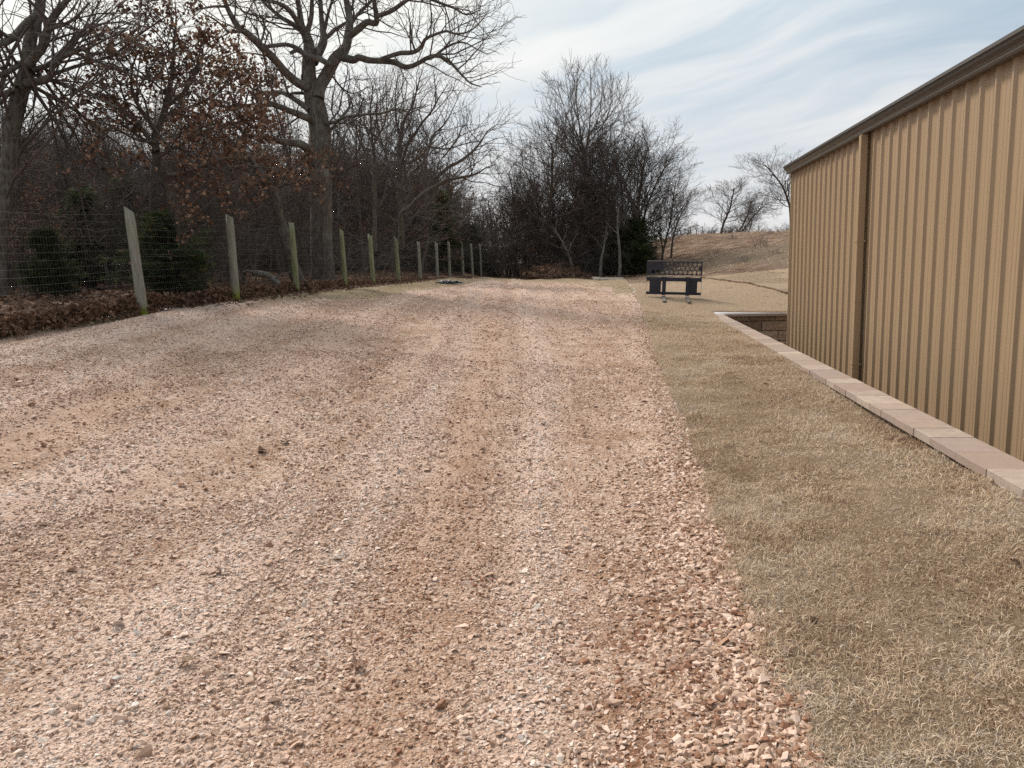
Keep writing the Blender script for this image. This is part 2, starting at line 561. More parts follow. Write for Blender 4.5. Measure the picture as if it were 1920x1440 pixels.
MG = m_gravel(); MS = m_stone(); ML = m_lawn(); MF = m_leaf_floor()
M_BARK = m_bark('oak_bark', (.045, .037, .030), (.15, .125, .105), 22, (.20, .20, .175))
M_BARK2 = m_bark('wood_bark', (.045, .035, .028), (.15, .12, .10), 30, (.12, .118, .105))
M_PALE = m_bark('pale_bark', (.09, .078, .065), (.20, .18, .155), 20, (.26, .25, .22))
M_TWIG = m_plain('twig', (.10, .082, .074), .9, .1, var=.3, scale=3)
M_TWIGP = m_plain('pale_twig', (.19, .16, .145), .9, .1, var=.25, scale=3)
M_BRUSH = m_plain('brush_twig', (.105, .088, .077), .9, .1, var=.4, scale=1.2)
M_DEADLEAF = m_leaf('oak_leaf', [(0, (.05, .028, .019)), (.4, (.12, .064, .042)), (.75, (.20, .118, .08)), (1, (.36, .24, .17))])
M_LITTER = m_leaf('leaf_litter', [(0, (.05, .03, .02)), (.5, (.155, .092, .062)), (.85, (.27, .17, .12)), (1, (.44, .33, .25))])
M_CEDAR = m_leaf('cedar_foliage', [(0, (.018, .028, .012)), (.6, (.045, .062, .024)), (.9, (.09, .11, .042)), (1, (.15, .10, .05))])
M_BLADE = m_leaf('grass_blade', [(0, (.22, .13, .085)), (.3, (.47, .345, .24)), (.6, (.67, .525, .38)), (.85, (.86, .73, .56)), (1, (.58, .51, .45))])
M_WALL = m_wall(); M_POST = m_post(); M_CAP = m_cap(); M_BLOCK = m_block()
M_GUT = m_plain('bronze_gutter', (.066, .058, .052), .38, .5, var=.08, scale=2)
M_ROOF = m_plain('roof_metal', (.14, .125, .115), .45, .5, var=.08)
M_WIRE = m_plain('wire', (.11, .11, .11), .6, .3, .2, .1)
M_STEEL = m_plain('black_painted_steel', (.010, .016, .034), .35, .5, var=.3, scale=5)
M_TINE = m_plain('worn_tine', (.17, .145, .125), .6, .4, .3, .3, 20)
M_CONC = m_plain('pale_board', (.66, .60, .52), .9, .1, var=.2, scale=9, bump=.4)
M_TARP = m_plain('dark_tarp', (.016, .022, .036), .35, .5, var=.4, scale=4)

# ------------------------------------------------------------------ sky and sun
SUN_AZ = math.radians(-46)      # from +Y towards -X
SUN_EL = math.radians(46)
sun_dir = Vector((math.sin(SUN_AZ) * math.cos(SUN_EL), math.cos(SUN_AZ) * math.cos(SUN_EL), math.sin(SUN_EL)))
world = bpy.data.worlds.new('World'); SC.world = world; world.use_nodes = True


def build_world():
    k = N.__new__(N); k.m = world; k.t = world.node_tree; k.n = k.t.nodes
    bg = k.n['Background']
    sky = k.new('ShaderNodeTexSky'); sky.sky_type = 'NISHITA'; sky.sun_disc = False
    sky.sun_elevation = SUN_EL; sky.sun_rotation = SUN_AZ; sky.dust_density = 2; sky.air_density = 1
    tc = k.new('ShaderNodeTexCoord').outputs['Generated']
    sx = k.new('ShaderNodeSeparateXYZ'); k.l(tc, sx.inputs[0])
    zz = k.math('MAXIMUM', k.math('ADD', sx.outputs[2], .12), .05)
    cx = k.new('ShaderNodeCombineXYZ')
    k.l(k.math('DIVIDE', sx.outputs[0], zz), cx.inputs[0]); k.l(k.math('DIVIDE', sx.outputs[1], zz), cx.inputs[1])

    def plane(px, py):
        r = ray(px, py); r = r / np.linalg.norm(r); return r[:2] / (r[2] + .12)
    a, b = plane(1290, 150), plane(1640, 30)
    th = math.atan2(b[1] - a[1], b[0] - a[0])
    v = k.mapping(cx.outputs[0], (1, 1, 1), (0, 0, -th))
    warp = k.noise(v, .8, 3, .5, out='Color')
    wv = k.new('ShaderNodeVectorMath', operation='MULTIPLY_ADD'); k.l(warp, wv.inputs[0]); wv.inputs[1].default_value = (1.1, .9, 0); k.l(v, wv.inputs[2])
    v2 = k.mapping(wv.outputs[0], (.5, 1.7, 1))
    streak = k.noise(v2, 1.1, 8, .58, dist=.3)
    fine = k.noise(k.mapping(wv.outputs[0], (.9, 3.6, 1)), 1.3, 7, .65)
    soft = k.noise(v, .55, 4, .5)
    s = k.math('ADD', k.math('MULTIPLY', streak, .6), k.math('ADD', k.math('MULTIPLY', soft, .35), k.math('MULTIPLY', fine, .18)))
    cloud = k.ramp(s, [(.38, (3.1, 4.15, 4.95)), (.52, (4.5, 5.25, 5.85)), (.64, (6.0, 6.35, 6.6)), (.78, (7.2, 7.3, 7.35))])
    # veil brightening round the sun
    dt = k.new('ShaderNodeVectorMath', operation='DOT_PRODUCT'); k.l(tc, dt.inputs[0]); dt.inputs[1].default_value = sun_dir
    gl = k.math('POWER', k.math('MAXIMUM', dt.outputs['Value'], 0), 6)
    cloud = k.mix(k.math('MULTIPLY', gl, .95, True), cloud, (13.5, 12.2, 9.6))
    # thin cloud is brightest on the sun's side of the sky
    sd = k.ramp(k.math('ADD', k.math('MULTIPLY', dt.outputs['Value'], .5), .5), [(.0, .74), (.45, .82), (.78, 1.0)])
    cloud = k.mix(1.0, cloud, sd, 'MULTIPLY')
    # horizon: warm pale
    hz = k.ramp(sx.outputs[2], [(0, .85), (.12, .45), (.3, 0)])
    cloud = k.mix(hz, cloud, (6.5, 6.3, 6.25))
    cov = k.ramp(s, [(.40, .78), (.6, 1)])
    col = k.mix(cov, sky.outputs[0], cloud)
    k.l(col, bg.inputs[0]); bg.inputs[1].default_value = .1


build_world()
sl = bpy.data.lights.new('sun', 'SUN'); sl.energy = 2.8; sl.angle = math.radians(11); sl.color = (1, .93, .85)
so = bpy.data.objects.new('sun', sl); COL.objects.link(so); so.location = (0, 0, 30)
so.rotation_euler = Vector(sun_dir).to_track_quat('Z', 'Y').to_euler()
SC.view_settings.view_transform = 'Standard'; SC.view_settings.look = 'None'
SC.view_settings.exposure = 0.42; SC.view_settings.gamma = 1
SC.cycles.max_bounces = 5; SC.cycles.diffuse_bounces = 2; SC.cycles.transparent_max_bounces = 4
SC.cycles.use_denoising = False; SC.cycles.denoising_prefilter = 'ACCURATE'


# ------------------------------------------------------------------ ground sheets
def ylist(y0, y1, dens=.018):
    out = [y0]
    while out[-1] < y1:
        y = out[-1]; out.append(y + max(.05, dens * abs(y)))
    out[-1] = y1
    return np.array(out)


def strip(name, xl, xr, ys, nx, zfn, mat, attrf=None, power=1.0):
    t = np.linspace(0, 1, nx)
    XL = np.array([xl(y) for y in ys]); XR = np.array([xr(y) for y in ys])
    tt = t if power == 1 else (1 - (1 - t) ** power if power > 0 else t ** (-power))
    X = XL[:, None] + (XR - XL)[:, None] * tt[None]; Y = np.repeat(ys[:, None], nx, 1)
    Z = zfn(X, Y)
    n, m = X.shape
    V = np.stack([X, Y, Z], -1).reshape(-1, 3)
    i = (np.arange(n - 1)[:, None] * m + np.arange(m - 1)[None]).ravel()
    q = np.stack([i, i + 1, i + m + 1, i + m], 1)
    at = {k: v.ravel() for k, v in attrf(X, Y).items()} if attrf else None
    o = link(np_mesh(name, V, [q], at), name, mat, smooth=True)
    return tag(o, kind='structure')


YG = 46.5
XF = -7.55


def gz(x, y): return height(x, y) + gravel_extra(x, y)


def g_attr(X, Y):
    pale, red = streaks(X, Y)
    pale = np.clip(pale + .35 * sstep(7, 22, Y), 0, 1)
    S = track_s(X, Y)
    lug = lug_mask(X, Y)
    edge = X - XF
    wid = .3 + 1.7 * sstep(12.5, 17, Y)
    gr = sstep(wid * 1.5, wid * .6, edge)
    gr = np.maximum(gr, .85 * sstep(23, 39, Y + 1.2 * np.sin(X * .7)))
    gr = np.maximum(gr, .8 * sstep(-3.5, .4, X) * sstep(20, 31, Y))
    gr = np.maximum(gr, .75 * sstep(.9, .5, np.abs(X - xe(Y))) * sstep(17, 24, Y))
    le = sstep(.6, .05, edge) * sstep(10, 13, Y) * .6 + sstep(43.3, 46.0, Y - .4 * np.sin(X)) * sstep(2.2, -.5, X)
    soil = np.exp(-((X - .15) / .45) ** 2) * sstep(4.6, 3.0, Y)
    return {'soil': soil, 'pale': pale, 'red': red, 'lug': lug, 'grass': gr, 'leafy': le}


ysg = ylist(-8, YG, .0095)
strip('gravel_drive', lambda y: XF, lambda y: float(xe(y)), ysg, 150, gz, MG, g_attr)


def bank(x, y):      # woodland floor sits a little higher behind the fence
    return height(x, y) + .10 * sstep(XF, XF - .5, x) + (fbm(x * .8, y * .8, 71, 3) - .5) * .12 * sstep(XF, XF - 1, x)


strip('woodland_floor', lambda y: -150, lambda y: XF, ylist(-8, 46.5), 90, bank, MF, None, 3.0)


def l_z(x, y):
    sod = 0
    return height(x, y) + .012 * sstep(0, .08, x - xe(y)) + (fbm(x * 7, y * 7, 77, 2) - .5) * .03 * sstep(14, 8, y) + (fbm(x * 2.2, y * 2.2, 78, 2) - .5) * .03 * sstep(20, 12, y) + sod


def l_attr(X, Y):
    n = fbm(X * .25, Y * .12, 55, 3)
    d = sstep(32.3, 33.2, Y) * sstep(40, 36, Y) * (1 - .75 * sstep(5.5, 7.5, X)) * sstep(.5, 2, X)
    d = np.maximum(d, .78 * sstep(7.0, 3.0, X) * sstep(32, 34, Y))
    d = np.maximum(d, .62 * sstep(46, 52, Y))
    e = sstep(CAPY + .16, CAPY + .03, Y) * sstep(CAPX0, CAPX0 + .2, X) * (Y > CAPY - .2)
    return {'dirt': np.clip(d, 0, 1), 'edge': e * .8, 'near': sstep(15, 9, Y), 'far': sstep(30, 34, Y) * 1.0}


CAPX0, CAPX1, CAPY = 2.13, 2.42, 18.95
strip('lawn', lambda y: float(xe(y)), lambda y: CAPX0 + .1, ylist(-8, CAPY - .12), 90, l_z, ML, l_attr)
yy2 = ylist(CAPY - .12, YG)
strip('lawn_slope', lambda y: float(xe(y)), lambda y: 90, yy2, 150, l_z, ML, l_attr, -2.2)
ys3 = np.concatenate([np.linspace(YG, 80, 60), np.linspace(85, 900, 25)])
strip('woodland_floor', lambda y: -150 - (y - 46) * .8, lambda y: 0.0, ys3, 60, bank, MF, None, 2.0)


def h_attr(X, Y):
    n = fbm(X * .25, Y * .12, 55, 3)
    return {'dirt': np.clip(.5 + .35 * sstep(.42, .6, n) + .2 * sstep(6, 2, X), 0, 1), 'far': np.ones_like(X)}


def hz(x, y): return np.where(x < .01, bank(x, y), l_z(x, y))


strip('hill', lambda y: 0.0, lambda y: 90 + (y - 46) * .8, ys3, 80, hz, ML, h_attr, -1.8)
# the upper run of sods, a hand high above the dressed ground in front of it
def sod_left(y): return 3.6 + (31 - y) * .118 + .25 * (float(fbm(np.array([y * .9]), np.array([0.]), 91, 3)[0]) - .5) * 2


def sod_z(x, y):
    e = x - (3.6 + (31 - y) * .118)
    z = l_z(x, y) + .055 + (fbm(x * 2, y * 2, 92, 2) - .5) * .03
    z[:, 0] -= .14; z[0] -= .14; z[-1] -= .14
    return z


sy_ = np.linspace(20.2, 32.9, 90)
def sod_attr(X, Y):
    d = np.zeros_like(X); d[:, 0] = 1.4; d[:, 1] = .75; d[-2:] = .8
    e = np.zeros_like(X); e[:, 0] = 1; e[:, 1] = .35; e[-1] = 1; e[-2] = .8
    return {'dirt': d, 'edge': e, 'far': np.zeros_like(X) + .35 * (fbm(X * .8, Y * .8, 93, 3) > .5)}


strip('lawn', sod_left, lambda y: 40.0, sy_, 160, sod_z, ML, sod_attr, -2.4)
# sunken strip round the metal building
mb = MB(); mb.box(CAPX1 - .02, 90, -8, CAPY - .1, -1.3, -1.2)
tag(mb.build('ground', m_plain('pit_gravel', (.33, .25, .19), .95, .1, var=.3, scale=40, bump=.6)), kind='structure')


# ------------------------------------------------------------------ gravel stones
def in_gravel(x, y): return (x < xe(y) + .02 + .08 * vnoise(x * 83, y * 83, 3) ** 2 + .30 * vnoise(x * 97, y * 97, 4) ** 9) & (x > XF + .2)


def stones(count, d0, d1, s0, s1, variants, seed, thr, name_bits, edge=False, az0=-46):
    rng = np.random.RandomState(seed)
    out = []
    n = 0
    while n < count:
        m = 60000
        u = rng.uniform(0, 1, m)
        d = np.sqrt(d0 ** 2 + u * (d1 ** 2 - d0 ** 2))
        az = rng.uniform(math.radians(az0), math.radians(24 if d0 > 2 else 30), m)
        x = d * np.sin(az); y = d * np.cos(az)
        ok = in_gravel(x, y)
        cover = .6 * fbm(track_s(x, y) * 2.6, y * .35, 61, 4) + .4 * fbm(x * 3, y * 3, 62, 3)
        ed = np.exp(-((xe(y) - x) / .38) ** 2)
        gr = g_attr(x, y)['grass']
        pl_, rd_ = streaks(x, y)
        pr = np.clip((cover + .14 * pl_ - .10 * rd_ - thr) * 4, .32, 1) * (1 - .9 * np.clip(gr, 0, 1)) * (1 - .75 * np.exp(-((x - .1) / .4) ** 2) * sstep(4.6, 3.0, y) * sstep(.5, .62, fbm(x * 3, y * 3, 66, 3)))
        pr = np.maximum(pr, ed * (1 - sstep(16, 22, y)))
        if edge: pr = ed * .9
        ok &= rng.uniform(0, 1, m) < pr
        out.append(np.stack([x[ok], y[ok]], 1)); n += ok.sum()
    P = np.concatenate(out)[:count]
    x, y = P.T
    sz = s0 * (s1 / s0) ** (rng.uniform(0, 1, count) ** 1.6)
    ed = np.exp(-((xe(y) - x) / .3) ** 2)
    sz = sz * (1 + .15 * ed)
    sc = np.stack([sz * rng.uniform(.85, 1.35, count), sz * rng.uniform(.7, 1.1, count), sz * rng.uniform(.35, .8, count)], 1)
    R = rotmats(count, rng, tilt=rng.normal(0, .5, count))
    z = gz(x, y) + sz * rng.uniform(-.15, .38, count)
    pl_, rd_ = streaks(x, y)
    tone = np.clip(rng.beta(1.15, 1.05, count) * .90 + .04 * ed + .20 * pl_ - .16 * rd_ - .04, 0, 1)
    return (np.stack([x, y, z], 1), R, sc, tone, variants, rng)


SV_HI = stone_variants(18, 10, 3); SV_LO = stone_variants(8, 6, 5)


def join_scatter(name, sets, mat, label_kind='stuff'):
    Vs, Fs, Ts, off = [], [], [], 0
    for (pos, R, sc, tone, variants, rng) in sets:
        me = scatter('tmp', variants, pos, R, sc, rng, tone)
        n = len(me.vertices); v = np.empty(n * 3, np.float32); me.vertices.foreach_get('co', v)
        f = np.empty(len(me.loops), np.int32); me.loops.foreach_get('vertex_index', f)
        t = np.empty(n, np.float32); me.attributes['tone'].data.foreach_get('value', t)
        bpy.data.meshes.remove(me)
        Vs.append(v.reshape(-1, 3)); Fs.append(f.reshape(-1, variants[0][1].shape[1]) + off); Ts.append(t); off += n
    me = np_mesh(name, np.concatenate(Vs), [np.concatenate(Fs)], {'tone': np.concatenate(Ts)})
    return link(me, name, mat)


o = join_scatter('gravel_stones', [
    stones(78000, 1.2, 5.0, .0045, .0115, SV_LO, 1, .26, '', False, -62),
    stones(20000, 1.2, 5.0, .010, .019, SV_HI, 10, .40, '', False, -70),
    stones(26000, 1.2, 5.2, .005, .0125, SV_LO, 15, .26, '', False, -100),
    stones(900, 1.6, 9.0, .022, .034, SV_HI, 9, .45, ''),
    stones(6500, 1.6, 6.0, .010, .022, SV_HI, 8, .3, '', True),
    stones(98000, 4.8, 10.0, .0065, .019, SV_LO, 2, .32, '', False, -56),
    stones(62000, 9.5, 20.0, .009, .021, SV_LO, 3, .36, ''),
    stones(9000, 19.0, 38.0, .014, .026, SV_LO, 4, .5, '')], MS)
tag(o, 'loose pinkish crushed stones covering the wide drive', 'gravel', kind='stuff')


# ------------------------------------------------------------------ grass
def blade_variants(n, seed):
    r = random.Random(seed); out = []
    for _ in range(n):
        c1 = r.uniform(.2, .9); c2 = r.uniform(.2, 1.2); tw = r.uniform(-.4, .4)
        p0 = np.array([0, 0, 0.]); p1 = np.array([c1 * .35, tw * .3, .5]); p2 = np.array([c1 * .5 + c2 * .5, tw, .85 - c2 * .35])
        w = np.array([0, .5, 0])
        V = np.array([p0 - w * .05, p0 + w * .05, p1 - w * .045, p1 + w * .045, p2])
        out.append((V, np.array([[0, 1, 3], [0, 3, 2], [2, 3, 4]])))
    return out


BV = blade_variants(10, 4)


def blades(count, d0, d1, az0, az1, L0, L1, wmul, seed, mask, zf=l_z, power=2):
    rng = np.random.RandomState(seed); out = []; n = 0
    while n < count:
        m = 80000
        u = rng.uniform(0, 1, m); d = (d0 ** power + u * (d1 ** power - d0 ** power)) ** (1 / power)
        az = rng.uniform(math.radians(az0), math.radians(az1), m)
        x = d * np.sin(az); y = d * np.cos(az)
        ok = mask(x, y) & (rng.uniform(0, 1, m) < np.clip((fbm(x * 6, y * 6, 81, 3) - .2) * 2.6, .45, 1))
        out.append(np.stack([x[ok], y[ok]], 1)); n += ok.sum()
        if len(out) > 60: break
    P = np.concatenate(out)[:count]; x, y = P.T; n = len(P)
    L = rng.uniform(L0, L1, n) * (.6 + .9 * fbm(x * 2.5, y * 2.5, 83, 3))
    sc = np.stack([L, L * wmul, L * rng.uniform(.3, .85, n)], 1)
    clump = fbm(x * 3, y * 3, 85, 2)
    R = rotmats(n, rng, tilt=np.abs(rng.normal(.5, .45, n)))
    tone = np.clip(.56 + 1.3 * (fbm(x * 2.4, y * 2.4, 87, 4) - .5) + rng.normal(0, .30, n), 0, 1)
    return (np.stack([x, y, zf(x, y) - .002], 1), R, sc, tone, BV, rng)


def m_lawn_near(x, y): return (x > xe(y) - .10 * vnoise(x * 71, y * 71, 5) ** 2 - .22 * vnoise(x * 91, y * 91, 6) ** 8) & (x < CAPX0 + .01) & (y < CAPY - .1)


def m_beyond(x, y): return (y > CAPY + .05) & (x > xe(y) + .1) & (y < 33)


def m_verge(x, y):
    return (g_attr(x, y)['grass'] > .45) & (x > XF + .1) & (x < xe(y)) & (y < 45)


o = join_scatter('grass', [
    blades(135000, 1.2, 5.2, 1, 72, .020, .060, 1.15, 21, m_lawn_near, power=1.3),
    blades(62000, 5.0, 11, 1, 32, .028, .060, 1.5, 22, m_lawn_near, power=1.5),
    blades(26000, 10, 19.2, 0, 16, .03, .055, 2.6, 23, m_lawn_near),
    blades(16000, 19, 33, 0, 30, .03, .06, 4.0, 24, m_beyond),
    blades(22000, 12, 46, -42, 2, .03, .06, 4.0, 25, m_verge, gz),
    blades(16000, 33, 62, 1, 22, .06, .16, 3.0, 26, lambda x, y: (x > 1) & (y > 33) & (fbm(x * .7, y * .7, 33, 3) > .5))], M_BLADE)
tag(o, 'short straw coloured dormant grass on the laid sods', 'grass', kind='stuff')


# ------------------------------------------------------------------ leaves on the ground
def leaf_variants(n, seed, lobes=True):
    r = random.Random(seed); out = []
    for _ in range(n):
        pr = [(0, -.5), (.10, -.25), (.30, -.2), (.16, -.02), (.34, .12), (.15, .22), (.12, .42), (0, .5)]
        pts = [(x * r.uniform(.8, 1.2), y) for x, y in pr] + [(-x * r.uniform(.8, 1.2), y) for x, y in pr[-2:0:-1]]
        curl = r.uniform(-1.6, 1.6); cy = r.uniform(-.8, .8)
        V = np.array([(x, y, curl * x * x + cy * (y * y) + r.uniform(-.03, .03)) for x, y in pts] + [(0, 0, 0)])
        m = len(pts)
        out.append((V, np.array([[m, i, (i + 1) % m] for i in range(m)])))
    return out


LV = leaf_variants(8, 2)
LV_LO = []
for _s in range(6):
    _r = random.Random(_s + 50); _c = _r.uniform(.1, .35)
    LV_LO.append((np.array([(0, -.5, _c), (.33, 0, -_c), (0, .5, _c * .5), (-.33, .05, -_c * .4)]), np.array([[0, 1, 2], [0, 2, 3]])))


def leaf_set(x, y, z, s0, s1, tiltm, tilts, seed, variants=LV, tmul=1.0):
    rng = np.random.RandomState(seed); n = len(x)
    s = rng.uniform(s0, s1, n)
    return (np.stack([x, y, z], 1), rotmats(n, rng, tilt=np.abs(rng.normal(tiltm, tilts, n))), np.stack([s, s, s], 1),
            np.clip(rng.beta(2, 2.2, n) * tmul, 0, 1), variants, rng)


def post_line_x(y): return np.interp(y, FY, FX)


# fence post data: base px,py and top py, depth Y
POSTS = [(-60, 650, 380, 8.0), (268, 588, 393, 11.02), (443, 565, 405, 13.6), (557, 548, 417, 16.8), (648, 538, 430, 20.4), (700, 535, 440, 23.4), (748, 530, 446, 26.5),
         (788, 518, 453, 29.8), (820, 513, 455, 33.0), (843, 510, 453, 36.2), (868, 507, 455, 39.6), (886, 505, 457, 42.6), (902, 504, 458, 45.7), (918, 503, 460, 49.0)]
PB = []
for px, py, pt, Y in POSTS:
    D = Y / (ray(px, py)[1] / np.hypot(*ray(px, py)[:2]))
    b = at_depth(px, py, D); t = at_depth(px, pt, D)
    hgt = t[2] - b[2]
    PB.append((b[0], b[1], float(height(b[0], b[1])), max(1.3, b[2] + hgt - float(height(b[0], b[1])))))
# smooth the line a little
FY = np.array([p[1] for p in PB]); FX = np.array([p[0] for p in PB])
FX = np.where(FY < 10, FX[1] - (FY - FY[1]) * -.0, FX)
FY = np.concatenate([[-8, 2, 5], FY]); FX = np.concatenate([[-7.2, -7.25, -7.25], FX])


def litter():
    rng = np.random.RandomState(40)
    sets = []
    # windrow caught along the wire
    n = 15000
    y = 4 + 27 * rng.uniform(0, 1, n) ** 1.2
    side = rng.normal(0, .09, n) - .10
    x = post_line_x(y) + side
    prof = np.exp(-((side + .08) / .16) ** 2) * (.20 + .10 * fbm(y * 1.3, y * 0, 12, 3)) * (1 - .45 * sstep(12, 30, y))
    z = bank(x, y) * 0 + height(x, y) + prof * rng.uniform(0, 1, n) ** .7
    sets.append(leaf_set(x, y, z, .05, .115, 1.15, .35, 41))
    # woodland floor
    n = 30000
    y = 4 + 44 * rng.uniform(0, 1, n); x = post_line_x(y) - .15 - 9 * rng.uniform(0, 1, n) ** 1.5
    sets.append(leaf_set(x, y, bank(x, y) + rng.uniform(0, .06, n), .06, .14, .35, .35, 42, LV_LO))
    # drift in front of the far fence and round the brush pile
    n = 9000
    x = rng.uniform(-9, 2.2, n); y = 45.0 + rng.uniform(-.6, 4, n) + .5 * np.sin(x * .9) + rng.normal(0, .35, n)
    sets.append(leaf_set(x, y, height(x, y) + rng.uniform(0, .09, n), .08, .17, .5, .4, 43, LV_LO))
    n = 2500
    y = rng.uniform(12, 45, n); x = post_line_x(y) + np.abs(rng.normal(0, .22, n))
    sets.append(leaf_set(x, y, height(x, y) + .02, .05, .11, .4, .3, 44, LV_LO))
    return sets


o = join_scatter('leaf_litter', litter(), M_LITTER)
tag(o, 'brown fallen oak leaves drifted under the wire fence and through the woods', 'fallen leaves', kind='stuff')


# single leaves and bits on the drive and grass
def ground_hit(px, py, zf):
    r = ray(px, py); t = 1.0
    for _ in range(60):
        p = r * t; z = float(zf(np.array([p[0]]), np.array([p[1]]))[0]) - EYE
        t = t * .5 + .5 * (z / r[2])
    p = r * t
    return p[0], p[1], float(zf(np.array([p[0]]), np.array([p[1]]))[0])


LONE = [(670, 1252, .09, .85, gz, 'pale tan curled leaf lying on the gravel near the bottom centre'),
        (352, 1247, .085, .95, gz, 'flat tan leaf on the gravel at the lower left'),
        (535, 832, .12, .15, gz, 'dark red brown leaf on the middle of the drive'),
        (490, 848, .13, .45, gz, 'brown curled leaf left of the dark red one on the drive'),
        (1437, 722, .09, .1, l_z, 'small dark curled leaf on the turf beside the wall caps'),
        (1903, 1060, .07, .2, l_z, 'red brown leaf on the grass at the right edge of the photo'),
        (1522, 1165, .06, .3, l_z, 'red brown scrap of leaf on the grass right of the gravel edge'),
        (412, 1075, .08, .7, gz, 'olive tan leaf on the left of the gravel'),
        (1118, 768, .06, .3, gz, 'small brown leaf on the right half of the drive'),
        (862, 594, .12, .0, gz, 'black speck of leaf on the far middle of the drive'),
        (950, 585, .12, .05, gz, 'dark leaf further right on the far drive'),
        (1020, 798, .06, .2, gz, 'little dark leaf on the drive left of the turf edge')]
for i, (px, py, s, tone, zf, lab) in enumerate(LONE):
    x, y, z = ground_hit(px, py, zf)
    v, f = LV[i % len(LV)]
    v = v * s; v = np.concatenate([v, v + np.array([0, 0, .0015])]); f = np.concatenate([f, f[:, ::-1] + len(f) + 1])
    o = link(np_mesh('fallen_leaf', v, [f], {'tone': np.full(len(v), tone)}), 'fallen_leaf', M_LITTER)
    o.location = (x, y, z + .018); o.rotation_euler = (rnd.uniform(-.25, .25), rnd.uniform(-.25, .25), rnd.uniform(0, 6))
    tag(o, lab, 'leaf', 'single leaves blown onto the drive and lawn')

x, y, z = ground_hit(1463, 1151, l_z)
v, f = SV_HI[2]
o = link(np_mesh('pebble', v * np.array([.017, .011, .007]), [f], {'tone': np.full(len(v), .99)}), 'pebble', MS)
o.location = (x, y, z + .012); tag(o, 'single white pebble lying in the dry grass', 'pebble')


# ------------------------------------------------------------------ fence
def build_fence():
    root = empty('wire_fence', (PB[1][0], PB[1][1], PB[1][2]))
    root['label'] = 'woven wire fence on round timber posts along the edge of the woods'; root['category'] = 'fence'
    org = np.array(root.location)
    r = random.Random(5)
    tops = []
    for i, (x, y, z, h) in enumerate(PB):
        rad = r.uniform(.062, .072)
        lean = (r.uniform(-.022, .006), r.uniform(-.012, .012))
        if i == 1: lean = (-.04, 0); rad = .074
        segs, sides = 9, 14
        V, Fc, moss = [], [], []
        tilt = -r.uniform(.35, .6) * (1 if i % 4 != 3 else .3)
        for k in range(segs + 1):
            t = k / segs; zz = -.25 + (h + .25) * t
            rr = rad * (1.08 - .14 * t)
            for a in range(sides):
                an = a * 2 * math.pi / sides
                q = rr * (1 + .03 * math.sin(3 * an + i) + .02 * math.sin(zz * 5 + i))
                px, py_ = q * math.cos(an), q * math.sin(an)
                dz = 0
                if k == segs: dz = (px * .9 + .3 * py_) * tilt * 1.6; px *= .93; py_ *= .93
                V.append((px + lean[0] * zz, py_ + lean[1] * zz, zz + dz))
                m = max(0, .95 - zz / .35) if i < 6 else .1
                if i in (3, 4, 5, 6): m = max(m, .48)
                if zz > h - .1: m = max(m, .45)
                if i in (0, 1): m = max(0, .9 - zz / .28)
                if i == 2: m = max(0, 1.0 - zz / .42)
                moss.append(m)
        for k in range(segs):
            for a in range(sides):
                b = (a + 1) % sides
                Fc.append((k * sides + a, k * sides + b, (k + 1) * sides + b, (k + 1) * sides + a))
        me = np_mesh('post', np.array(V), [np.array(Fc), np.array([[segs * sides + a for a in range(sides)]])], {'moss': moss})
        me.polygons.foreach_set('use_smooth', [True] * (len(me.polygons) - 1) + [False])
        o = link(me, 'post', M_POST, root, loc=(x - org[0], y - org[1], z - org[2]))
        tops.append((x + lean[0] * h, y, z, h, lean[0]))
    # woven wire: 14 line wires, stays every 5 cm
    poly = []
    heights_ = [.04 + i * .105 for i in range(14)] + [1.50]
    pts = [(-7.2, 2.0, float(height(-7.2, 2.0)), 1.5, -.03)] + [(t[0], t[1], t[2], t[3], t[4]) for t in tops]
    side = .07
    def P(a, b, t, hh):
        x = a[0] * (1 - t) + b[0] * t; y = a[1] * (1 - t) + b[1] * t; z = a[2] * (1 - t) + b[2] * t
        ln = a[4] * (1 - t) + b[4] * t; H = min(a[3], 1.56) * (1 - t) + min(b[3], 1.56) * t
        k = hh / 1.56 * H
        return (x + ln * (k - H) - side, y, z + k)
    for hh in heights_:
        line = []
        for a, b in zip(pts[:-1], pts[1:]):
            ns = 4
            for s in range(ns):
                t = s / ns; p = P(a, b, t, hh)
                line.append((p[0], p[1], p[2] - .012 * math.sin(math.pi * t) * (1 + hh)))
        line.append(P(pts[-2], pts[-1], 1, hh))
        L = np.array(line) - org
        poly.append((L, np.full(len(L),   .0014 if hh < 1.49 else .002)))
    for a, b in zip(pts[:-1], pts[1:]):
        dist = math.hypot(b[0] - a[0], b[1] - a[1]); n = max(2, int(dist / (.05 if a[1] < 24 else .15)))
        if a[1] > 40: continue
        for s in range(n):
            t = (s + .5) / n
            L = np.array([P(a, b, t, .04), P(a, b, t, .78), P(a, b, t, 1.405)]) - org
            L[:, 0] += r.uniform(-.003, .003)
            poly.append((L, np.full(3, .0007)))
    me = tubes('wire_mesh', poly)
    link(me, 'wire_mesh', M_WIRE, root)


build_fence()

# ------------------------------------------------------------------ metal building
WX, WY1, WY0 = 3.37, 16.0, -6.0
EAVE = EYE + 1.66
FLOORZ = -1.15


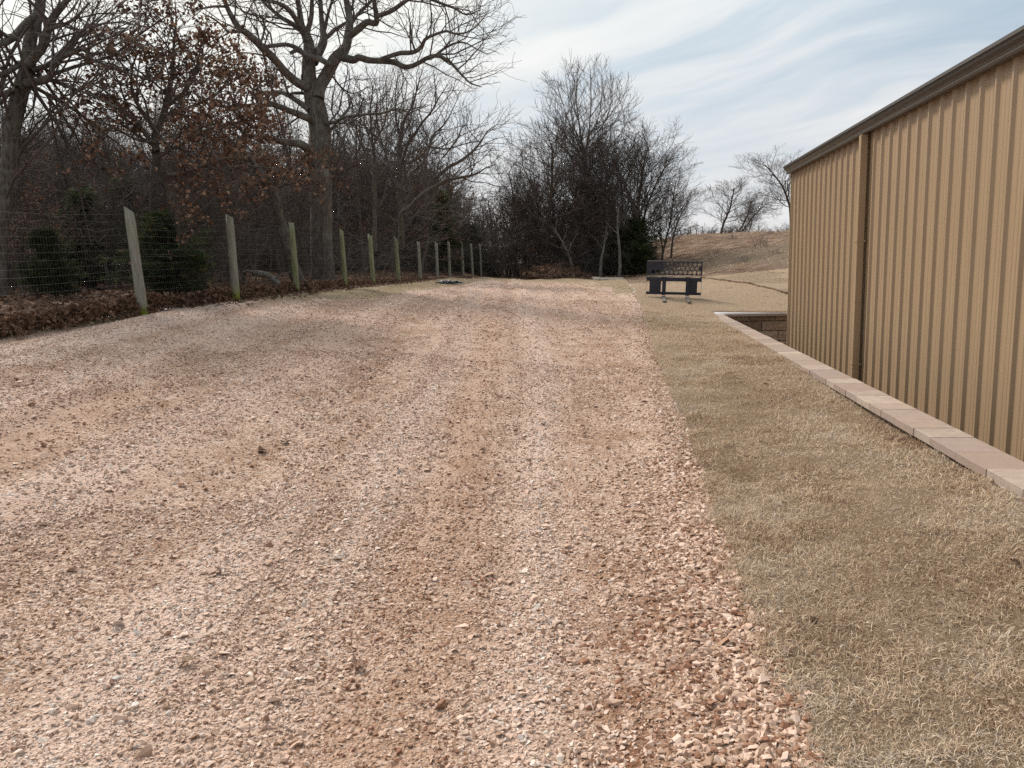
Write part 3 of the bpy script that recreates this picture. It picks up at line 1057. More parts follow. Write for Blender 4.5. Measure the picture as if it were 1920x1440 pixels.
def build_shed():
    root = empty('metal_building', (WX, WY1, FLOORZ))
    root['label'] = 'tan ribbed metal building with a dark gutter on the right'; root['category'] = 'building'
    org = np.array([WX, WY1, FLOORZ])
    pitch = .3048
    # rib profile along Y: (y, outward x)
    prof = []
    y = WY1 - .06
    k = 0
    pts = [(WY1 - .0, 0)]
    while y > WY0:
        # major rib centred at y
        for dy, dx in ((.040, 0), (.016, -.031), (.0, -.032), (-.016, -.031), (-.042, -.004), (-.060, 0)):
            pts.append((y + dy, dx))
        for c in (-.130, -.200):
            for dy, dx in ((.014, 0), (.006, -.0035), (-.006, -.0035), (-.014, 0)):
                pts.append((y + c + dy, dx))
        y -= pitch; k += 1
    pts = np.array(pts)
    zs = np.array([FLOORZ, .6, EAVE + .02])
    n = len(pts)
    V = np.concatenate([np.stack([WX + pts[:, 1], pts[:, 0], np.full(n, z)], 1) for z in zs]) - org
    i = np.arange(n - 1)
    q = np.concatenate([np.stack([i + r * n, i + 1 + r * n, i + 1 + (r + 1) * n, i + (r + 1) * n], 1) for r in range(len(zs) - 1)])
    wall = link(np_mesh('side_wall', V, [q]), 'side_wall', M_WALL, root)
    # screws at every third rib flank
    sm = MB(); sm.cyl((-.001, 0, 0), .012, .004, (-1, 0, 0), 8); sm.cyl((-.005, 0, 0), .008, .009, (-1, 0, 0), 6)
    MSC = m_plain('screw_head', (.22, .16, .11), .5, .4)
    s0 = sm.build('screw', MSC, wall); first = True
    yv = WY1 - .06; j = 0
    while yv > 6.0:
        if j % 3 == 1:
            for row in range(6):
                z = EYE + 1.13 - .60 * row
                o = s0 if first else s0.copy()
                if not first: COL.objects.link(o); o.parent = wall
                first = False
                o.location = (WX - org[0], yv + .062 - org[1], z - org[2])
        yv -= pitch; j += 1
    # corner trim
    t = MB(); t.box(WX - .036, WX + .09, WY1 - .005, WY1 + .035, FLOORZ, EAVE + .02, .003)
    t.box(WX - .040, WX - .0325, WY1 - .022, WY1 - .007, FLOORZ, EAVE + .02)
    for v in t.bm.verts: v.co -= Vector(org)
    t.build('corner_trim', M_WALL, root)
    # other walls
    t = MB(); t.box(WX + .01, WX + 14, WY1 - .06, WY1 - .01, FLOORZ, EAVE); t.box(WX + .01, WX + 14, WY0, WY0 + .05, FLOORZ, EAVE)
    t.box(WX + 13.95, WX + 14, WY0 + .06, WY1 - .07, FLOORZ, EAVE)
    for x0 in (WY1 - .06, WY0 + .05):
        vs = [t.bm.verts.new(p) for p in ((WX + .02, x0, EAVE + .003), (WX + 13.9, x0, EAVE + .003), (WX + 7, x0, EAVE + 1.05))]
        t.bm.faces.new(vs)
    for v in t.bm.verts: v.co -= Vector(org)
    t.build('end_walls', M_WALL, root)
    # roof
    ro = MB()
    pr = [(-.10, EAVE + .145), (7, EAVE + 1.32), (14.1, EAVE + .145), (14.1, EAVE + .115), (7, EAVE + 1.29), (-.10, EAVE + .115)]
    ro.extrude_profile([(a, b) for a, b in pr], [lambda a, b, y=y: (WX + a, y, b) for y in (WY0 - .05, WY1 + .06)])
    yy = WY1 - .1
    while yy > WY0:
        ro.extrude_profile([(.9, EAVE + .318), (7, EAVE + 1.324), (7, EAVE + 1.35), (.9, EAVE + .344)], [lambda a, b, y=y: (WX + a, y, b) for y in (yy, yy - .035)])
        yy -= pitch
    for v in ro.bm.verts: v.co -= Vector(org)
    ro.build('roof', M_ROOF, root)
    # K style gutter, closed profile (x outward negative, z)
    g = MB()
    gp = [(-.035, 0), (-.105, 0), (-.118, .022), (-.112, .040), (-.125, .060), (-.158, .085), (-.163, .112), (-.178, .118), (-.178, .150), (-.166, .150), (-.166, .128), (-.150, .120), (-.146, .095), (-.112, .070), (-.100, .045), (-.104, .012), (-.045, .012), (-.045, .128), (-.035, .128)]
    g.extrude_profile(gp, [lambda a, b, y=y: (WX + a - org[0], y - org[1], EAVE - .03 + b - org[2]) for y in (WY0 - .05, WY1 + .07)])
    # end cap
    cap = [(-.035, 0), (-.105, 0), (-.118, .022), (-.112, .040), (-.125, .060), (-.158, .085), (-.163, .112), (-.178, .118), (-.178, .150), (-.035, .150)]
    g.extrude_profile(cap, [lambda a, b, y=y: (WX + a - org[0], y - org[1], EAVE - .03 + b - org[2]) for y in (WY1 + .0705, WY1 + .074)])
    gut = g.build('gutter', M_GUT, root)
    # downspout with seams and bands
    d = MB(); yd = 11.33
    d.box(-.125, -.036, yd - .055 - org[1], yd + .055 - org[1], FLOORZ - org[2] + .05, EAVE - .034 - org[2], .006)
    for z in (EYE - .62, EYE - 1.55):
        d.box(-.128, -.034, yd - .058 - org[1], yd + .058 - org[1], z - org[2], z + .004 - org[2])
    dn = d.build('downspout', M_WALL, root)
    for z in (EYE - 1.5, EYE + .2):
        st = MB()
        st.box(-.129, -.033, yd - .059 - org[1], yd + .059 - org[1], z - org[2], z + .025 - org[2])
        st.box(-.036, -.032, yd - .10 - org[1], yd + .10 - org[1], z - org[2], z + .025 - org[2])
        st.build('strap', M_WALL, dn)


build_shed()


# ------------------------------------------------------------------ retaining wall
def build_retaining():
    root = empty('retaining_wall', (CAPX0, CAPY, FLOORZ))
    root['label'] = 'split face block retaining wall with buff caps between lawn and building'; root['category'] = 'retaining wall'
    org = Vector((CAPX0, CAPY, FLOORZ))
    r = random.Random(3)
    ZT = EYE - 1.25
    # blocks: (x0,x1,y0,y1,z0,z1)
    def blocks(name, cells, face):
        V, Fc, T = [], [], []
        off = 0
        for (x0, x1, y0, y1, z0, z1) in cells:
            bm = bmesh.new(); bmesh.ops.create_cube(bm, size=1)
            for v in bm.verts: v.co = Vector((x0 + (v.co.x + .5) * (x1 - x0), y0 + (v.co.y + .5) * (y1 - y0), z0 + (v.co.z + .5) * (z1 - z0)))
            bmesh.ops.subdivide_edges(bm, edges=bm.edges, cuts=4, use_grid_fill=True)
            for v in bm.verts:
                q = v.co
                a = (q.x - x0) / (x1 - x0); c = (q.z - z0) / (z1 - z0); b = (q.y - y0) / (y1 - y0)
                if face == 'y' and b < .01:
                    e = min(a, 1 - a, c, 1 - c)
                    v.co.y -= .028 * min(1, e * 5) * (.4 + mnoise.noise(Vector((q.x * 9, q.z * 9, x0 * 3)))) + .0
                if face == 'x' and a > .99:
                    e = min(b, 1 - b, c, 1 - c)
                    v.co.x += .028 * min(1, e * 5) * (.4 + mnoise.noise(Vector((q.y * 9, q.z * 9, y0 * 3))))
            bmesh.ops.triangulate(bm, faces=bm.faces); bm.verts.index_update()
            V += [tuple(v.co - org) for v in bm.verts]; Fc += [[v.index + off for v in f.verts] for f in bm.faces]
            T += [r.random()] * len(bm.verts); off += len(bm.verts); bm.free()
        return link(np_mesh(name, np.array(V), [np.array(Fc)], {'tone': T}), name, M_BLOCK, root)
    hts = [.13] + [.235] * 6
    cells_y, cells_x = [], []
    z = ZT - .062
    for row, h in enumerate(hts):
        z0 = z - h
        off = [0, .28, .08, .33, .15, .4, .2][row % 7]
        x = CAPX1 - .02 + off - .5
        first = True
        while x < 9.5:
            x1 = x + .58 - .016
            xa = max(x, CAPX1 - .02)
            if x1 > xa + .03: cells_y.append((xa, x1, CAPY - .16, CAPY + .1, z0 + .016, z))
            x += .58
        y = CAPY - .17 - off
        while y > -7:
            cells_x.append((CAPX0 + .04, CAPX1 - .03, y - .574, y, z0 + .004, z)); y -= .58
        z = z0
    blocks('return_blocks', cells_y, 'y'); blocks('side_blocks', cells_x, 'x')
    # caps
    V, Fc, T = [], [], []; off = 0
    def add_quad(corners, z0, z1, tone):
        nonlocal off
        bm = bmesh.new()
        lo = [bm.verts.new((p[0], p[1], z0)) for p in corners]; hi = [bm.verts.new((p[0], p[1], z1)) for p in corners]
        bm.faces.new(lo[::-1]); bm.faces.new(hi)
        m = len(corners)
        for i in range(m): bm.faces.new((lo[i], lo[(i + 1) % m], hi[(i + 1) % m], hi[i]))
        bmesh.ops.bevel(bm, geom=list(bm.edges), offset=.0025, segments=1, affect='EDGES')
        bmesh.ops.triangulate(bm, faces=bm.faces); bmesh.ops.recalc_face_normals(bm, faces=bm.faces); bm.verts.index_update()
        V.extend([tuple(v.co - org) for v in bm.verts]); Fc.extend([[v.index + off for v in f.verts] for f in bm.faces])
        T.extend([tone] * len(bm.verts)); off += len(bm.verts); bm.free()
    R0 = .46
    y = CAPY - R0
    tones = [.1, .75, .95, .3, .5, .2, .85, .6, .05, .9]
    k = 0
    while y > -7:
        w = r.choice((.29, .42, .42, .30))
        j = r.uniform(-.003, .003); sk = r.uniform(-.035, .035)
        add_quad([(CAPX0 + j, y - w + .004 - sk), (CAPX1 + j, y - w + .004 + sk), (CAPX1 + j, y), (CAPX0 + j, y)] if 0 else
                 [(CAPX0 + j, y - w + .004), (CAPX1 + j, y - w + .004), (CAPX1 + j, y - .001), (CAPX0 + j, y - .001)], ZT - .06, ZT + r.uniform(-.003, .003), tones[k % 10] + r.uniform(-.05, .05))
        y -= w; k += 1
    cx, cy = CAPX0 + R0, CAPY - R0
    n = 5
    for i in range(n):
        a0 = math.pi - (math.pi / 2) * i / n; a1 = math.pi - (math.pi / 2) * (i + 1) / n - .0
        ri = R0 - (CAPX1 - CAPX0)
        add_quad([(cx + R0 * math.cos(a0 - .006), cy + R0 * math.sin(a0 - .006)), (cx + ri * math.cos(a0 - .01), cy + ri * math.sin(a0 - .01)),
                  (cx + ri * math.cos(a1), cy + ri * math.sin(a1)), (cx + R0 * math.cos(a1), cy + R0 * math.sin(a1))], ZT - .06, ZT, r.random())
    x = cx
    while x < 9.5:
        w = r.choice((.3, .42)); add_quad([(x, CAPY - .29), (x + w - .004, CAPY - .29), (x + w - .004, CAPY), (x, CAPY)], ZT - .06, ZT + r.uniform(-.003, .003), r.random()); x += w
    link(np_mesh('cap_stones', np.array(V), [np.array(Fc)], {'tone': T}), 'cap_stones', M_CAP, root)


build_retaining()


# ------------------------------------------------------------------ trees
class Style:
    def __init__(s, **k):
        s.ratio = (.62, .6, .55, .5); s.n = (9, 7, 6, 5); s.wander = (.10, .18, .25, .3); s.ang = (55, 48, 45, 42); s.up = (.05, .06, .05, .03)
        s.start = (.3, .15, .1, .1); s.taper = .35; s.rr = .55; s.minr = .0035; s.maxl = 3; s.step = .35; s.leafp = 0; s.leafn = 0; s.L = (None, 2.2, 1.3, .7)
        s.__dict__.update(k)


def rot_about(d, ang, az, rr):
    ref = Vector((0, 0, 1)) if abs(d.z) < .9 else Vector((1, 0, 0))
    u = d.cross(ref).normalized(); w = d.cross(u)
    side = u * math.cos(az) + w * math.sin(az)
    return (d * math.cos(ang) + side * math.sin(ang)).normalized()


def grow(out, p, d, L, r, lvl, S, R, leaves=None):
    n = max(3, min(12, int(L / S.step) + 2)) if lvl < 2 else (5 if lvl == 2 else 4)
    st = L / (n - 1); pts = [p.copy()]; wa = S.wander[min(lvl, 3)]; up = S.up[min(lvl, 3)]
    dirs = [d]
    for i in range(n - 1):
        d = Vector((d.x + R.gauss(0, wa), d.y + R.gauss(0, wa), d.z + R.gauss(0, wa) + up)).normalized()
        p = p + d * st; pts.append(p); dirs.append(d)
    rend = max(S.minr * .6, r * (S.taper if lvl < S.maxl else .4))
    rad = np.linspace(max(r, S.minr), rend, n)
    out[min(lvl, 4)].append((np.array([q[:] for q in pts]), rad))
    if leaves is not None and lvl >= S.maxl - 1:
        for i in range(1, n):
            if R.random() < S.leafp:
                for _ in range(S.leafn): leaves.append(pts[i] + Vector((R.gauss(0, .06), R.gauss(0, .06), R.gauss(-.03, .06))))
    if lvl >= S.maxl: return
    nc = S.n[lvl]; nc = int(nc * (.75 + .5 * R.random()) + .5)
    az = R.uniform(0, 6.28)
    for k in range(nc):
        t = S.start[lvl] + (1 - S.start[lvl]) * (k + R.uniform(.1, .9)) / nc
        fi = t * (n - 1); i = min(n - 2, int(fi)); fr = fi - i
        q = pts[i].lerp(pts[i + 1], fr); rq = rad[i] * (1 - fr) + rad[i + 1] * fr
        az += 2.4 + R.uniform(-.5, .5)
        ang = math.radians(S.ang[lvl] * R.uniform(.7, 1.25)) * (1.15 - .45 * t)
        dd = rot_about(dirs[min(i + 1, n - 1)], ang, az, R)
        if lvl >= 1 and dd.z < -.3: dd.z *= .4; dd.normalize()
        ll = L * S.ratio[lvl] * (1.1 - .55 * t) * R.uniform(.7, 1.25)
        if lvl >= 1: ll = min(ll, S.L[min(lvl, 2) + 1] * 1.4)
        grow(out, q, dd, ll, max(S.minr, rq * S.rr * R.uniform(.7, 1.1)), lvl + 1, S, R, leaves)


def leaf_mesh(leaves, seed, s0=.06, s1=.12, variants=LV_LO):
    P = np.array([l[:] for l in leaves]); n = len(P); rng = np.random.RandomState(seed)
    s = rng.uniform(s0, s1, n)
    return scatter('leaves', variants, P, rotmats(n, rng), np.stack([s, s, s], 1), rng, rng.uniform(0, 1, n))


def finish_tree(name, out, leaves, seed, bark, twig, loc=(0, 0, 0), rz=0, ls=(.07, .12), split=1, leafmat=None):
    root = empty(name, loc, rz)
    tr = [x for l in range(0, split + 1) for x in out[l]]; cr = [x for l in range(split + 1, 5) for x in out[l]]
    link(tubes('trunk', tr), 'trunk', bark, root)
    if cr: link(tubes('crown', cr), 'crown', twig, root)
    if leaves:
        link(leaf_mesh(leaves, seed, *ls), 'leaves', leafmat or M_DEADLEAF, root)
    return root


def copy_tree(o, loc, rz, sc):
    c = o.copy(); COL.objects.link(c); c.location = loc; c.rotation_euler = (0, 0, rz); c.scale = sc
    for ch in o.children:
        k = ch.copy(); COL.objects.link(k); k.parent = c
    return c


def catmull(P, n):
    P = np.array(P, float); out = []
    Q = np.concatenate([[2 * P[0] - P[1]], P, [2 * P[-1] - P[-2]]])
    for i in range(1, len(Q) - 2):
        for s in range(n):
            t = s / n; a, b, c, d = Q[i - 1], Q[i], Q[i + 1], Q[i + 2]
            out.append(.5 * ((2 * b) + (-a + c) * t + (2 * a - 5 * b + 4 * c - d) * t * t + (-a + 3 * b - 3 * c + d) * t ** 3))
    out.append(P[-1])
    return np.array(out)


def traced(name, D, org, sc, limbs, S, seed, bark, twig, base, twigdens=2.2, leafy=False, wob=.012, big=.05, tw_len=1.0, split=0, ls=(.07, .12), wmul=1.0):
    """limbs: (list of (cx,cy,w)), depth slope metres at the far end, start depth offset)"""
    R = random.Random(seed)
    out = [[] for _ in range(5)]; leaves = [] if leafy else None
    bp = np.array(base)
    for li, (pts, d0, d1) in enumerate(limbs):
        P = []
        L = 0; cum = [0]
        for a, b in zip(pts[:-1], pts[1:]):
            L += math.hypot(b[0] - a[0], b[1] - a[1]); cum.append(L)
        for (cx, cy, w), c in zip(pts, cum):
            w = w * wmul
            dd = D + d0 + (d1 - d0) * (c / L)
            q = at_depth(org[0] + cx / sc, org[1] + cy / sc, dd)
            P.append([*(q - bp), max(.004, w / sc / 2 * dd / F)])
        C = catmull(P, 4)
        rad = np.maximum(C[:, 3], .004); X = C[:, :3]
        wv = np.array([[mnoise.noise(Vector((x * 1.7 + li, y * 1.7, z * 1.7 + c))) for c in (0, 9, 18)] for x, y, z in X])
        X = X + wv * np.clip(rad[:, None] * .8, wob, .06)
        out[0].append((X, rad))
        # side shoots
        seg = np.linalg.norm(np.diff(X, axis=0), axis=1); tot = seg.sum(); cs = np.concatenate([[0], np.cumsum(seg)])
        nsh = int(tot * twigdens)
        for k in range(nsh):
            s = tot * (k + R.random()) / nsh
            i = min(len(seg) - 1, int(np.searchsorted(cs, s) - 1)); i = max(0, i)
            fr = (s - cs[i]) / (seg[i] + 1e-6); q = X[i] * (1 - fr) + X[i + 1] * fr; rq = rad[i] * (1 - fr) + rad[i + 1] * fr
            if rq > .13: continue
            if rq > big and R.random() < .55: continue
            d = Vector(X[i + 1] - X[i]).normalized()
            dd = rot_about(d, math.radians(R.uniform(30, 75)), R.uniform(0, 6.28), R); dd.z += .15; dd.normalize()
            fine = s / tot
            ll = tw_len * (R.uniform(.5, 1.5) + (0.7 if rq > .02 else 0)) * (1.1 - .4 * fine)
            grow(out, Vector(q), dd, ll, min(rq * .6, .006 + ll * .010), 2, S, R, leaves)
    return finish_tree(name, out, leaves, seed, bark, twig, tuple(bp), 0, ls, split)


# the big oak
O1 = (400, 0); K1 = 3.42857
oak_limbs = [
    ([(705, 1800, 152), (703, 1700, 140), (695, 1550, 134), (690, 1400, 134), (685, 1200, 134), (682, 1000, 142), (690, 850, 130), (668, 720, 120), (640, 620, 112), (622, 520, 88), (615, 400, 80), (606, 300, 66), (598, 240, 56), (560, 160, 42), (548, 60, 30), (545, -100, 22), (560, -300, 10)], 0, .3),
    ([(598, 245, 48), (618, 160, 32), (632, 60, 28), (640, -80, 20), (600, -260, 8)], .1, -.5),
    ([(600, 250, 42), (578, 200, 36), (510, 100, 30), (440, 30, 25), (330, -5, 18), (240, -60, 10)], .1, -1.4),
    ([(560, 190, 34), (500, 145, 28), (450, 120, 24), (400, 80, 20), (330, 15, 16), (290, -60, 8)], .1, .9),
    ([(665, 640, 78), (690, 560, 74), (720, 490, 74), (788, 392, 70), (850, 300, 56), (872, 180, 46), (862, 60, 40), (855, -80, 30), (880, -250, 12)], 0, .6),
    ([(868, 250, 44), (920, 200, 44), (985, 145, 40), (1050, 150, 36), (1055, 90, 32), (1040, 0, 26), (1050, -120, 14)], .3, -.8),
    ([(1055, 105, 30), (1150, 65, 28), (1240, 5, 24), (1310, -25, 20), (1420, 8, 18), (1540, 48, 14), (1625, 95, 10), (1720, 66, 5)], -.6, -2.0),
    ([(868, 170, 22), (930, 90, 20), (1010, 15, 18), (1070, -80, 10)], .4, 1.4),
    ([(830, 380, 46), (900, 392, 46), (935, 370, 40), (1000, 376, 38), (1090, 390, 35), (1170, 402, 34), (1240, 430, 32), (1310, 410, 28), (1385, 372, 28), (1445, 352, 24), (1505, 385, 20), (1550, 430, 18), (1600, 482, 14), (1655, 532, 11), (1725, 560, 5)], .2, -2.2),
    ([(1085, 378, 28), (1180, 350, 28), (1290, 330, 28), (1342, 300, 24), (1372, 250, 20), (1440, 215, 17), (1500, 200, 15), (1560, 216, 12), (1640, 205, 10), (1700, 160, 8), (1775, 60, 4)], -.6, -3.2),
    ([(1385, 374, 22), (1440, 345, 20), (1490, 310, 16), (1560, 275, 13), (1625, 278, 10), (1700, 320, 7), (1760, 345, 5), (1825, 325, 3)], -1.4, -.6),
    ([(1300, 328, 14), (1275, 250, 11), (1268, 140, 6)], -1.0, -.7),
    ([(1560, 218, 9), (1650, 240, 7), (1740, 250, 5), (1830, 215, 3)], -1.8, -2.4),
    ([(495, 348, 20), (545, 330, 28), (610, 372, 38), (680, 382, 36), (750, 412, 36), (805, 385, 30)], -.3, -.2),
    ([(650, 400, 54), (680, 340, 50), (710, 240, 44), (692, 110, 30), (686, 0, 28), (690, -140, 14)], .2, 1.2),
    ([(722, 245, 26), (780, 190, 25), (850, 150, 18), (930, 100, 10)], .5, 1.8),
    ([(715, 190, 22), (738, 90, 18), (765, 0, 14), (800, -100, 8)], .6, 0),
    ([(605, 565, 54), (530, 520, 50), (460, 470, 48), (400, 390, 45), (330, 310, 45), (240, 230, 40), (160, 170, 36), (110, 90, 30), (80, 20, 25), (50, -80, 14)], 0, -1.8),
    ([(240, 225, 24), (180, 207, 22), (100, 205, 15), (40, 150, 12), (-20, 112, 9), (-70, 90, 5)], -1.1, -2.0),
    ([(330, 303, 22), (420, 290, 25), (500, 300, 26), (560, 322, 30)], -.8, 0),
    ([(305, 270, 14), (330, 190, 12), (312, 100, 7)], -.8, -.4),
    ([(85, 45, 16), (0, 42, 14), (-120, 60, 8), (-200, 30, 4)], -1.5, -2.5),
    ([(615, 705, 36), (545, 650, 30), (480, 612, 27), (400, 590, 24), (320, 602, 16), (285, 570, 8)], 0, 1.2),
    ([(600, 605, 22), (520, 600, 18), (485, 608, 14)], .2, .3),
    ([(482, 605, 16), (455, 530, 12), (435, 470, 7), (380, 420, 4)], .4, 1.0),
    ([(645, 775, 52), (560, 740, 42), (480, 710, 38), (380, 670, 34), (290, 685, 25), (180, 676, 20), (80, 682, 17), (0, 668, 15), (-110, 650, 11), (-200, 640, 6)], 0, -2.6),
    ([(640, 985, 62), (590, 945, 52), (540, 922, 44), (440, 908, 38), (380, 892, 28), (250, 870, 18), (120, 900, 10)], 0, -1.8),
    ([(700, 802, 26), (780, 787, 20), (860, 755, 20), (960, 740, 17), (1080, 730, 14), (1180, 700, 11), (1250, 720, 7), (1335, 742, 3)], 0, -1.6),
    ([(745, 862, 22), (830, 745, 17), (872, 690, 13), (885, 620, 6)], 0, .8),
    ([(730, 420, 12), (765, 485, 13), (820, 560, 11), (900, 602, 8), (1000, 560, 4)], 0, 1.4),
]
S_OAK = Style(n=(6, 6, 7, 5), wander=(.2, .22, .30, .34), ratio=(.6, .6, .62, .55), maxl=3, minr=.0052, up=(.03, .04, .05, .03), L=(None, 2, 1.6, .8))
DO = 22.5
bo = at_depth(605, 528, DO); bo[2] = float(height(bo[0], bo[1])) - .05
OAK = traced('oak_tree', DO, O1, K1, oak_limbs, S_OAK, 5, M_BARK, M_TWIG, bo, 4.6, tw_len=.95, split=0, wob=.018)
tag(OAK, 'largest bare oak with a thick trunk and crooked limbs behind the fence', 'tree')
# pale dead vine on the oak trunk
O1v = [(640, 680, 8), (658, 760, 12), (664, 820, 13), (660, 880, 10), (676, 940, 8), (690, 980, 6), (688, 1030, 4)]
vp = np.array([at_depth(400 + a / K1, b / K1, DO - .38) for a, b, w in O1v]); vr = np.array([w / K1 / 2 * DO / F for a, b, w in O1v])
vo = link(tubes('dead_branch', [(catmull(np.column_stack([vp - bo, vr]), 3)[:, :3], catmull(np.column_stack([vp - bo, vr]), 3)[:, 3])]), 'dead_branch', M_PALE, OAK)
vines = []
for a0, sgn in ((.3, 1), (2.0, -1), (4.6, 1)):
    pts = []
    for k in range(26):
        z = k * .17; an = a0 + sgn * .09 * k + .3 * math.sin(k * .5)
        rr = .30 + .10 * math.exp(-z * 1.5) * 1
        pp = at_depth(605 - k * .35, 528 - z * F / DO, DO) - bo
        pts.append((pp[0] + rr * math.cos(an), pp[1] + rr * math.sin(an), z + .02))
    vines.append((np.array(pts), np.linspace(.013, .006, len(pts))))
link(tubes('vine', vines), 'vine', M_TWIG, OAK)

S_MID = Style(n=(6, 6, 7, 5), wander=(.2, .2, .24, .28), ratio=(.6, .6, .65, .55), maxl=3, minr=.0065, up=(.04, .06, .08, .06), L=(None, 2.4, 1.7, .9))
# spreading tree right of the oak
O5 = (620, 130); K5 = 3.891
sp_limbs = [
    ([(520, 1290, 44), (518, 1180, 38), (522, 1060, 34), (600, 985, 34), (700, 900, 34), (830, 822, 29), (930, 790, 21), (1050, 770, 13), (1130, 722, 8), (1205, 690, 4)], 0, -2),
    ([(700, 900, 28), (760, 800, 25), (850, 722, 24), (980, 650, 21), (1070, 560, 15), (1140, 460, 8), (1205, 410, 4)], -.6, .5),
    ([(522, 1050, 26), (575, 910, 22), (565, 800, 22), (610, 735, 21), (665, 680, 20), (720, 580, 18), (742, 490, 14), (830, 400, 10), (890, 290, 6), (935, 200, 3)], 0, 1.5),
    ([(735, 570, 14), (860, 577, 11), (1000, 540, 8), (1105, 520, 4)], 1, 0),
    ([(560, 900, 18), (500, 870, 14), (450, 800, 12), (380, 760, 8), (300, 700, 5)], 0, 1),
    ([(820, 640, 12), (900, 540, 10), (960, 430, 6), (1010, 370, 4)], -.2, -1.4),
    ([(900, 800, 10), (1000, 720, 8), (1100, 660, 5), (1190, 560, 3)], -1, -2.4),
    ([(620, 1050, 10), (760, 1035, 9), (900, 1035, 7), (1050, 1020, 5), (1130, 990, 3)], -1, -2.4)]
D5 = 29.0
b5 = at_depth(753, 510, D5); b5[2] = float(height(b5[0], b5[1])) - .05
t = traced('oak_tree', D5, O5, K5, sp_limbs, S_MID, 15, M_BARK2, M_TWIG, b5, 5.0, tw_len=1.15)
tag(t, 'bare tree sweeping its limbs far out to the right of the largest oak', 'tree')
st_limbs = [
    ([(512, 1290, 40), (508, 1000, 36), (506, 760, 32), (500, 600, 28), (530, 400, 21), (600, 250, 14), (640, 100, 8), (680, -20, 4)], 0, 1),
    ([(506, 700, 26), (560, 560, 22), (640, 430, 18), (740, 300, 12), (800, 190, 8), (855, 110, 4)], 0, -1.6),
    ([(505, 760, 24), (440, 730, 20), (395, 600, 16), (350, 430, 10), (330, 250, 6)], 0, 1.2),
    ([(512, 520, 18), (480, 380, 13), (470, 200, 8), (500, 20, 4)], 0, -.5),
    ([(506, 690, 16), (600, 670, 13), (690, 600, 9), (800, 480, 5)], 0, -2)]
D6 = 33.0
b6 = at_depth(750, 508, D6); b6[2] = float(height(b6[0], b6[1])) - .05
t = traced('oak_tree', D6, O5, K5, st_limbs, S_MID, 16, M_BARK2, M_TWIG, b6, 4.8, tw_len=1.2)
tag(t, 'upright bare tree just behind the one that sweeps to the right', 'tree')
sl_limbs = [
    ([(325, 1330, 40), (318, 1200, 32), (320, 900, 28), (330, 720, 23), (300, 500, 17), (290, 300, 11), (310, 120, 6)], 0, .6),
    ([(325, 760, 20), (250, 600, 15), (180, 420, 10), (150, 200, 6)], 0, 1), ([(312, 560, 16), (390, 400, 11), (410, 220, 7), (400, 80, 4)], 0, -1)]
D7 = 25.5
b7 = at_depth(703, 512, D7); b7[2] = float(height(b7[0], b7[1])) - .05
t = traced('oak_tree', D7, O5, K5, sl_limbs, S_MID, 17, M_BARK2, M_TWIG, b7, 4.6, tw_len=1.1)
tag(t, 'dark straight trunked tree immediately right of the largest oak', 'tree')
# left edge tree
K4 = 3.6
lt_limbs = [
    ([(-30, 1980, 110), (-20, 1700, 100), (10, 1400, 92), (55, 1050, 92), (100, 760, 88), (150, 600, 82), (190, 480, 80), (212, 350, 70), (240, 200, 60), (262, 80, 55), (275, -20, 48), (300, -300, 20)], 0, .4),
    ([(225, 110, 40), (100, 220, 36), (0, 290, 34), (-100, 350, 20)], 0, -1), ([(140, 430, 32), (60, 480, 30), (-20, 520, 28), (-120, 560, 14)], 0, -.6),
    ([(130, 600, 36), (60, 620, 34), (-20, 640, 30), (-120, 640, 16)], 0, .8), ([(205, 430, 48), (280, 320, 48), (315, 200, 44), (370, 90, 38), (425, 20, 34), (490, -70, 18)], 0, -.6),
    ([(180, 570, 50), (320, 530, 38), (370, 425, 30), (500, 360, 26), (570, 340, 20), (640, 410, 13), (760, 450, 6)], 0, -1.2),
    ([(315, 210, 20), (420, 170, 20), (520, 110, 16), (600, 20, 10)], -.4, -1.5), ([(210, 480, 38), (350, 420, 28), (480, 280, 20), (640, 150, 12), (745, 60, 5)], 0, 1.2),
    ([(560, 340, 16), (700, 270, 12), (820, 210, 6)], -1, -1.4), ([(190, 560, 26), (330, 640, 22), (520, 760, 18), (700, 900, 14), (850, 1010, 6)], .3, 2),
    ([(200, 500, 22), (400, 560, 20), (600, 640, 16), (800, 730, 9)], .3, -1.2), ([(300, 620, 16), (450, 820, 14), (560, 1000, 9), (640, 1150, 5)], .3, 1)]
DL = 14.5
bl = at_depth(-5, 548, DL); bl[2] = float(height(bl[0], bl[1])) - .05
t = traced('oak_tree', DL, (0, 0), K4, lt_limbs, Style(n=(6, 6, 8, 5), maxl=3, minr=.0045, L=(None, 2, 1.6, .8), wander=(.2, .2, .2, .25), ratio=(.6, .6, .6, .5)), 18, M_BARK, M_TWIG, bl, 6.5, tw_len=1.15)
tag(t, 'thick leaning bare tree at the left edge of the photo', 'tree')
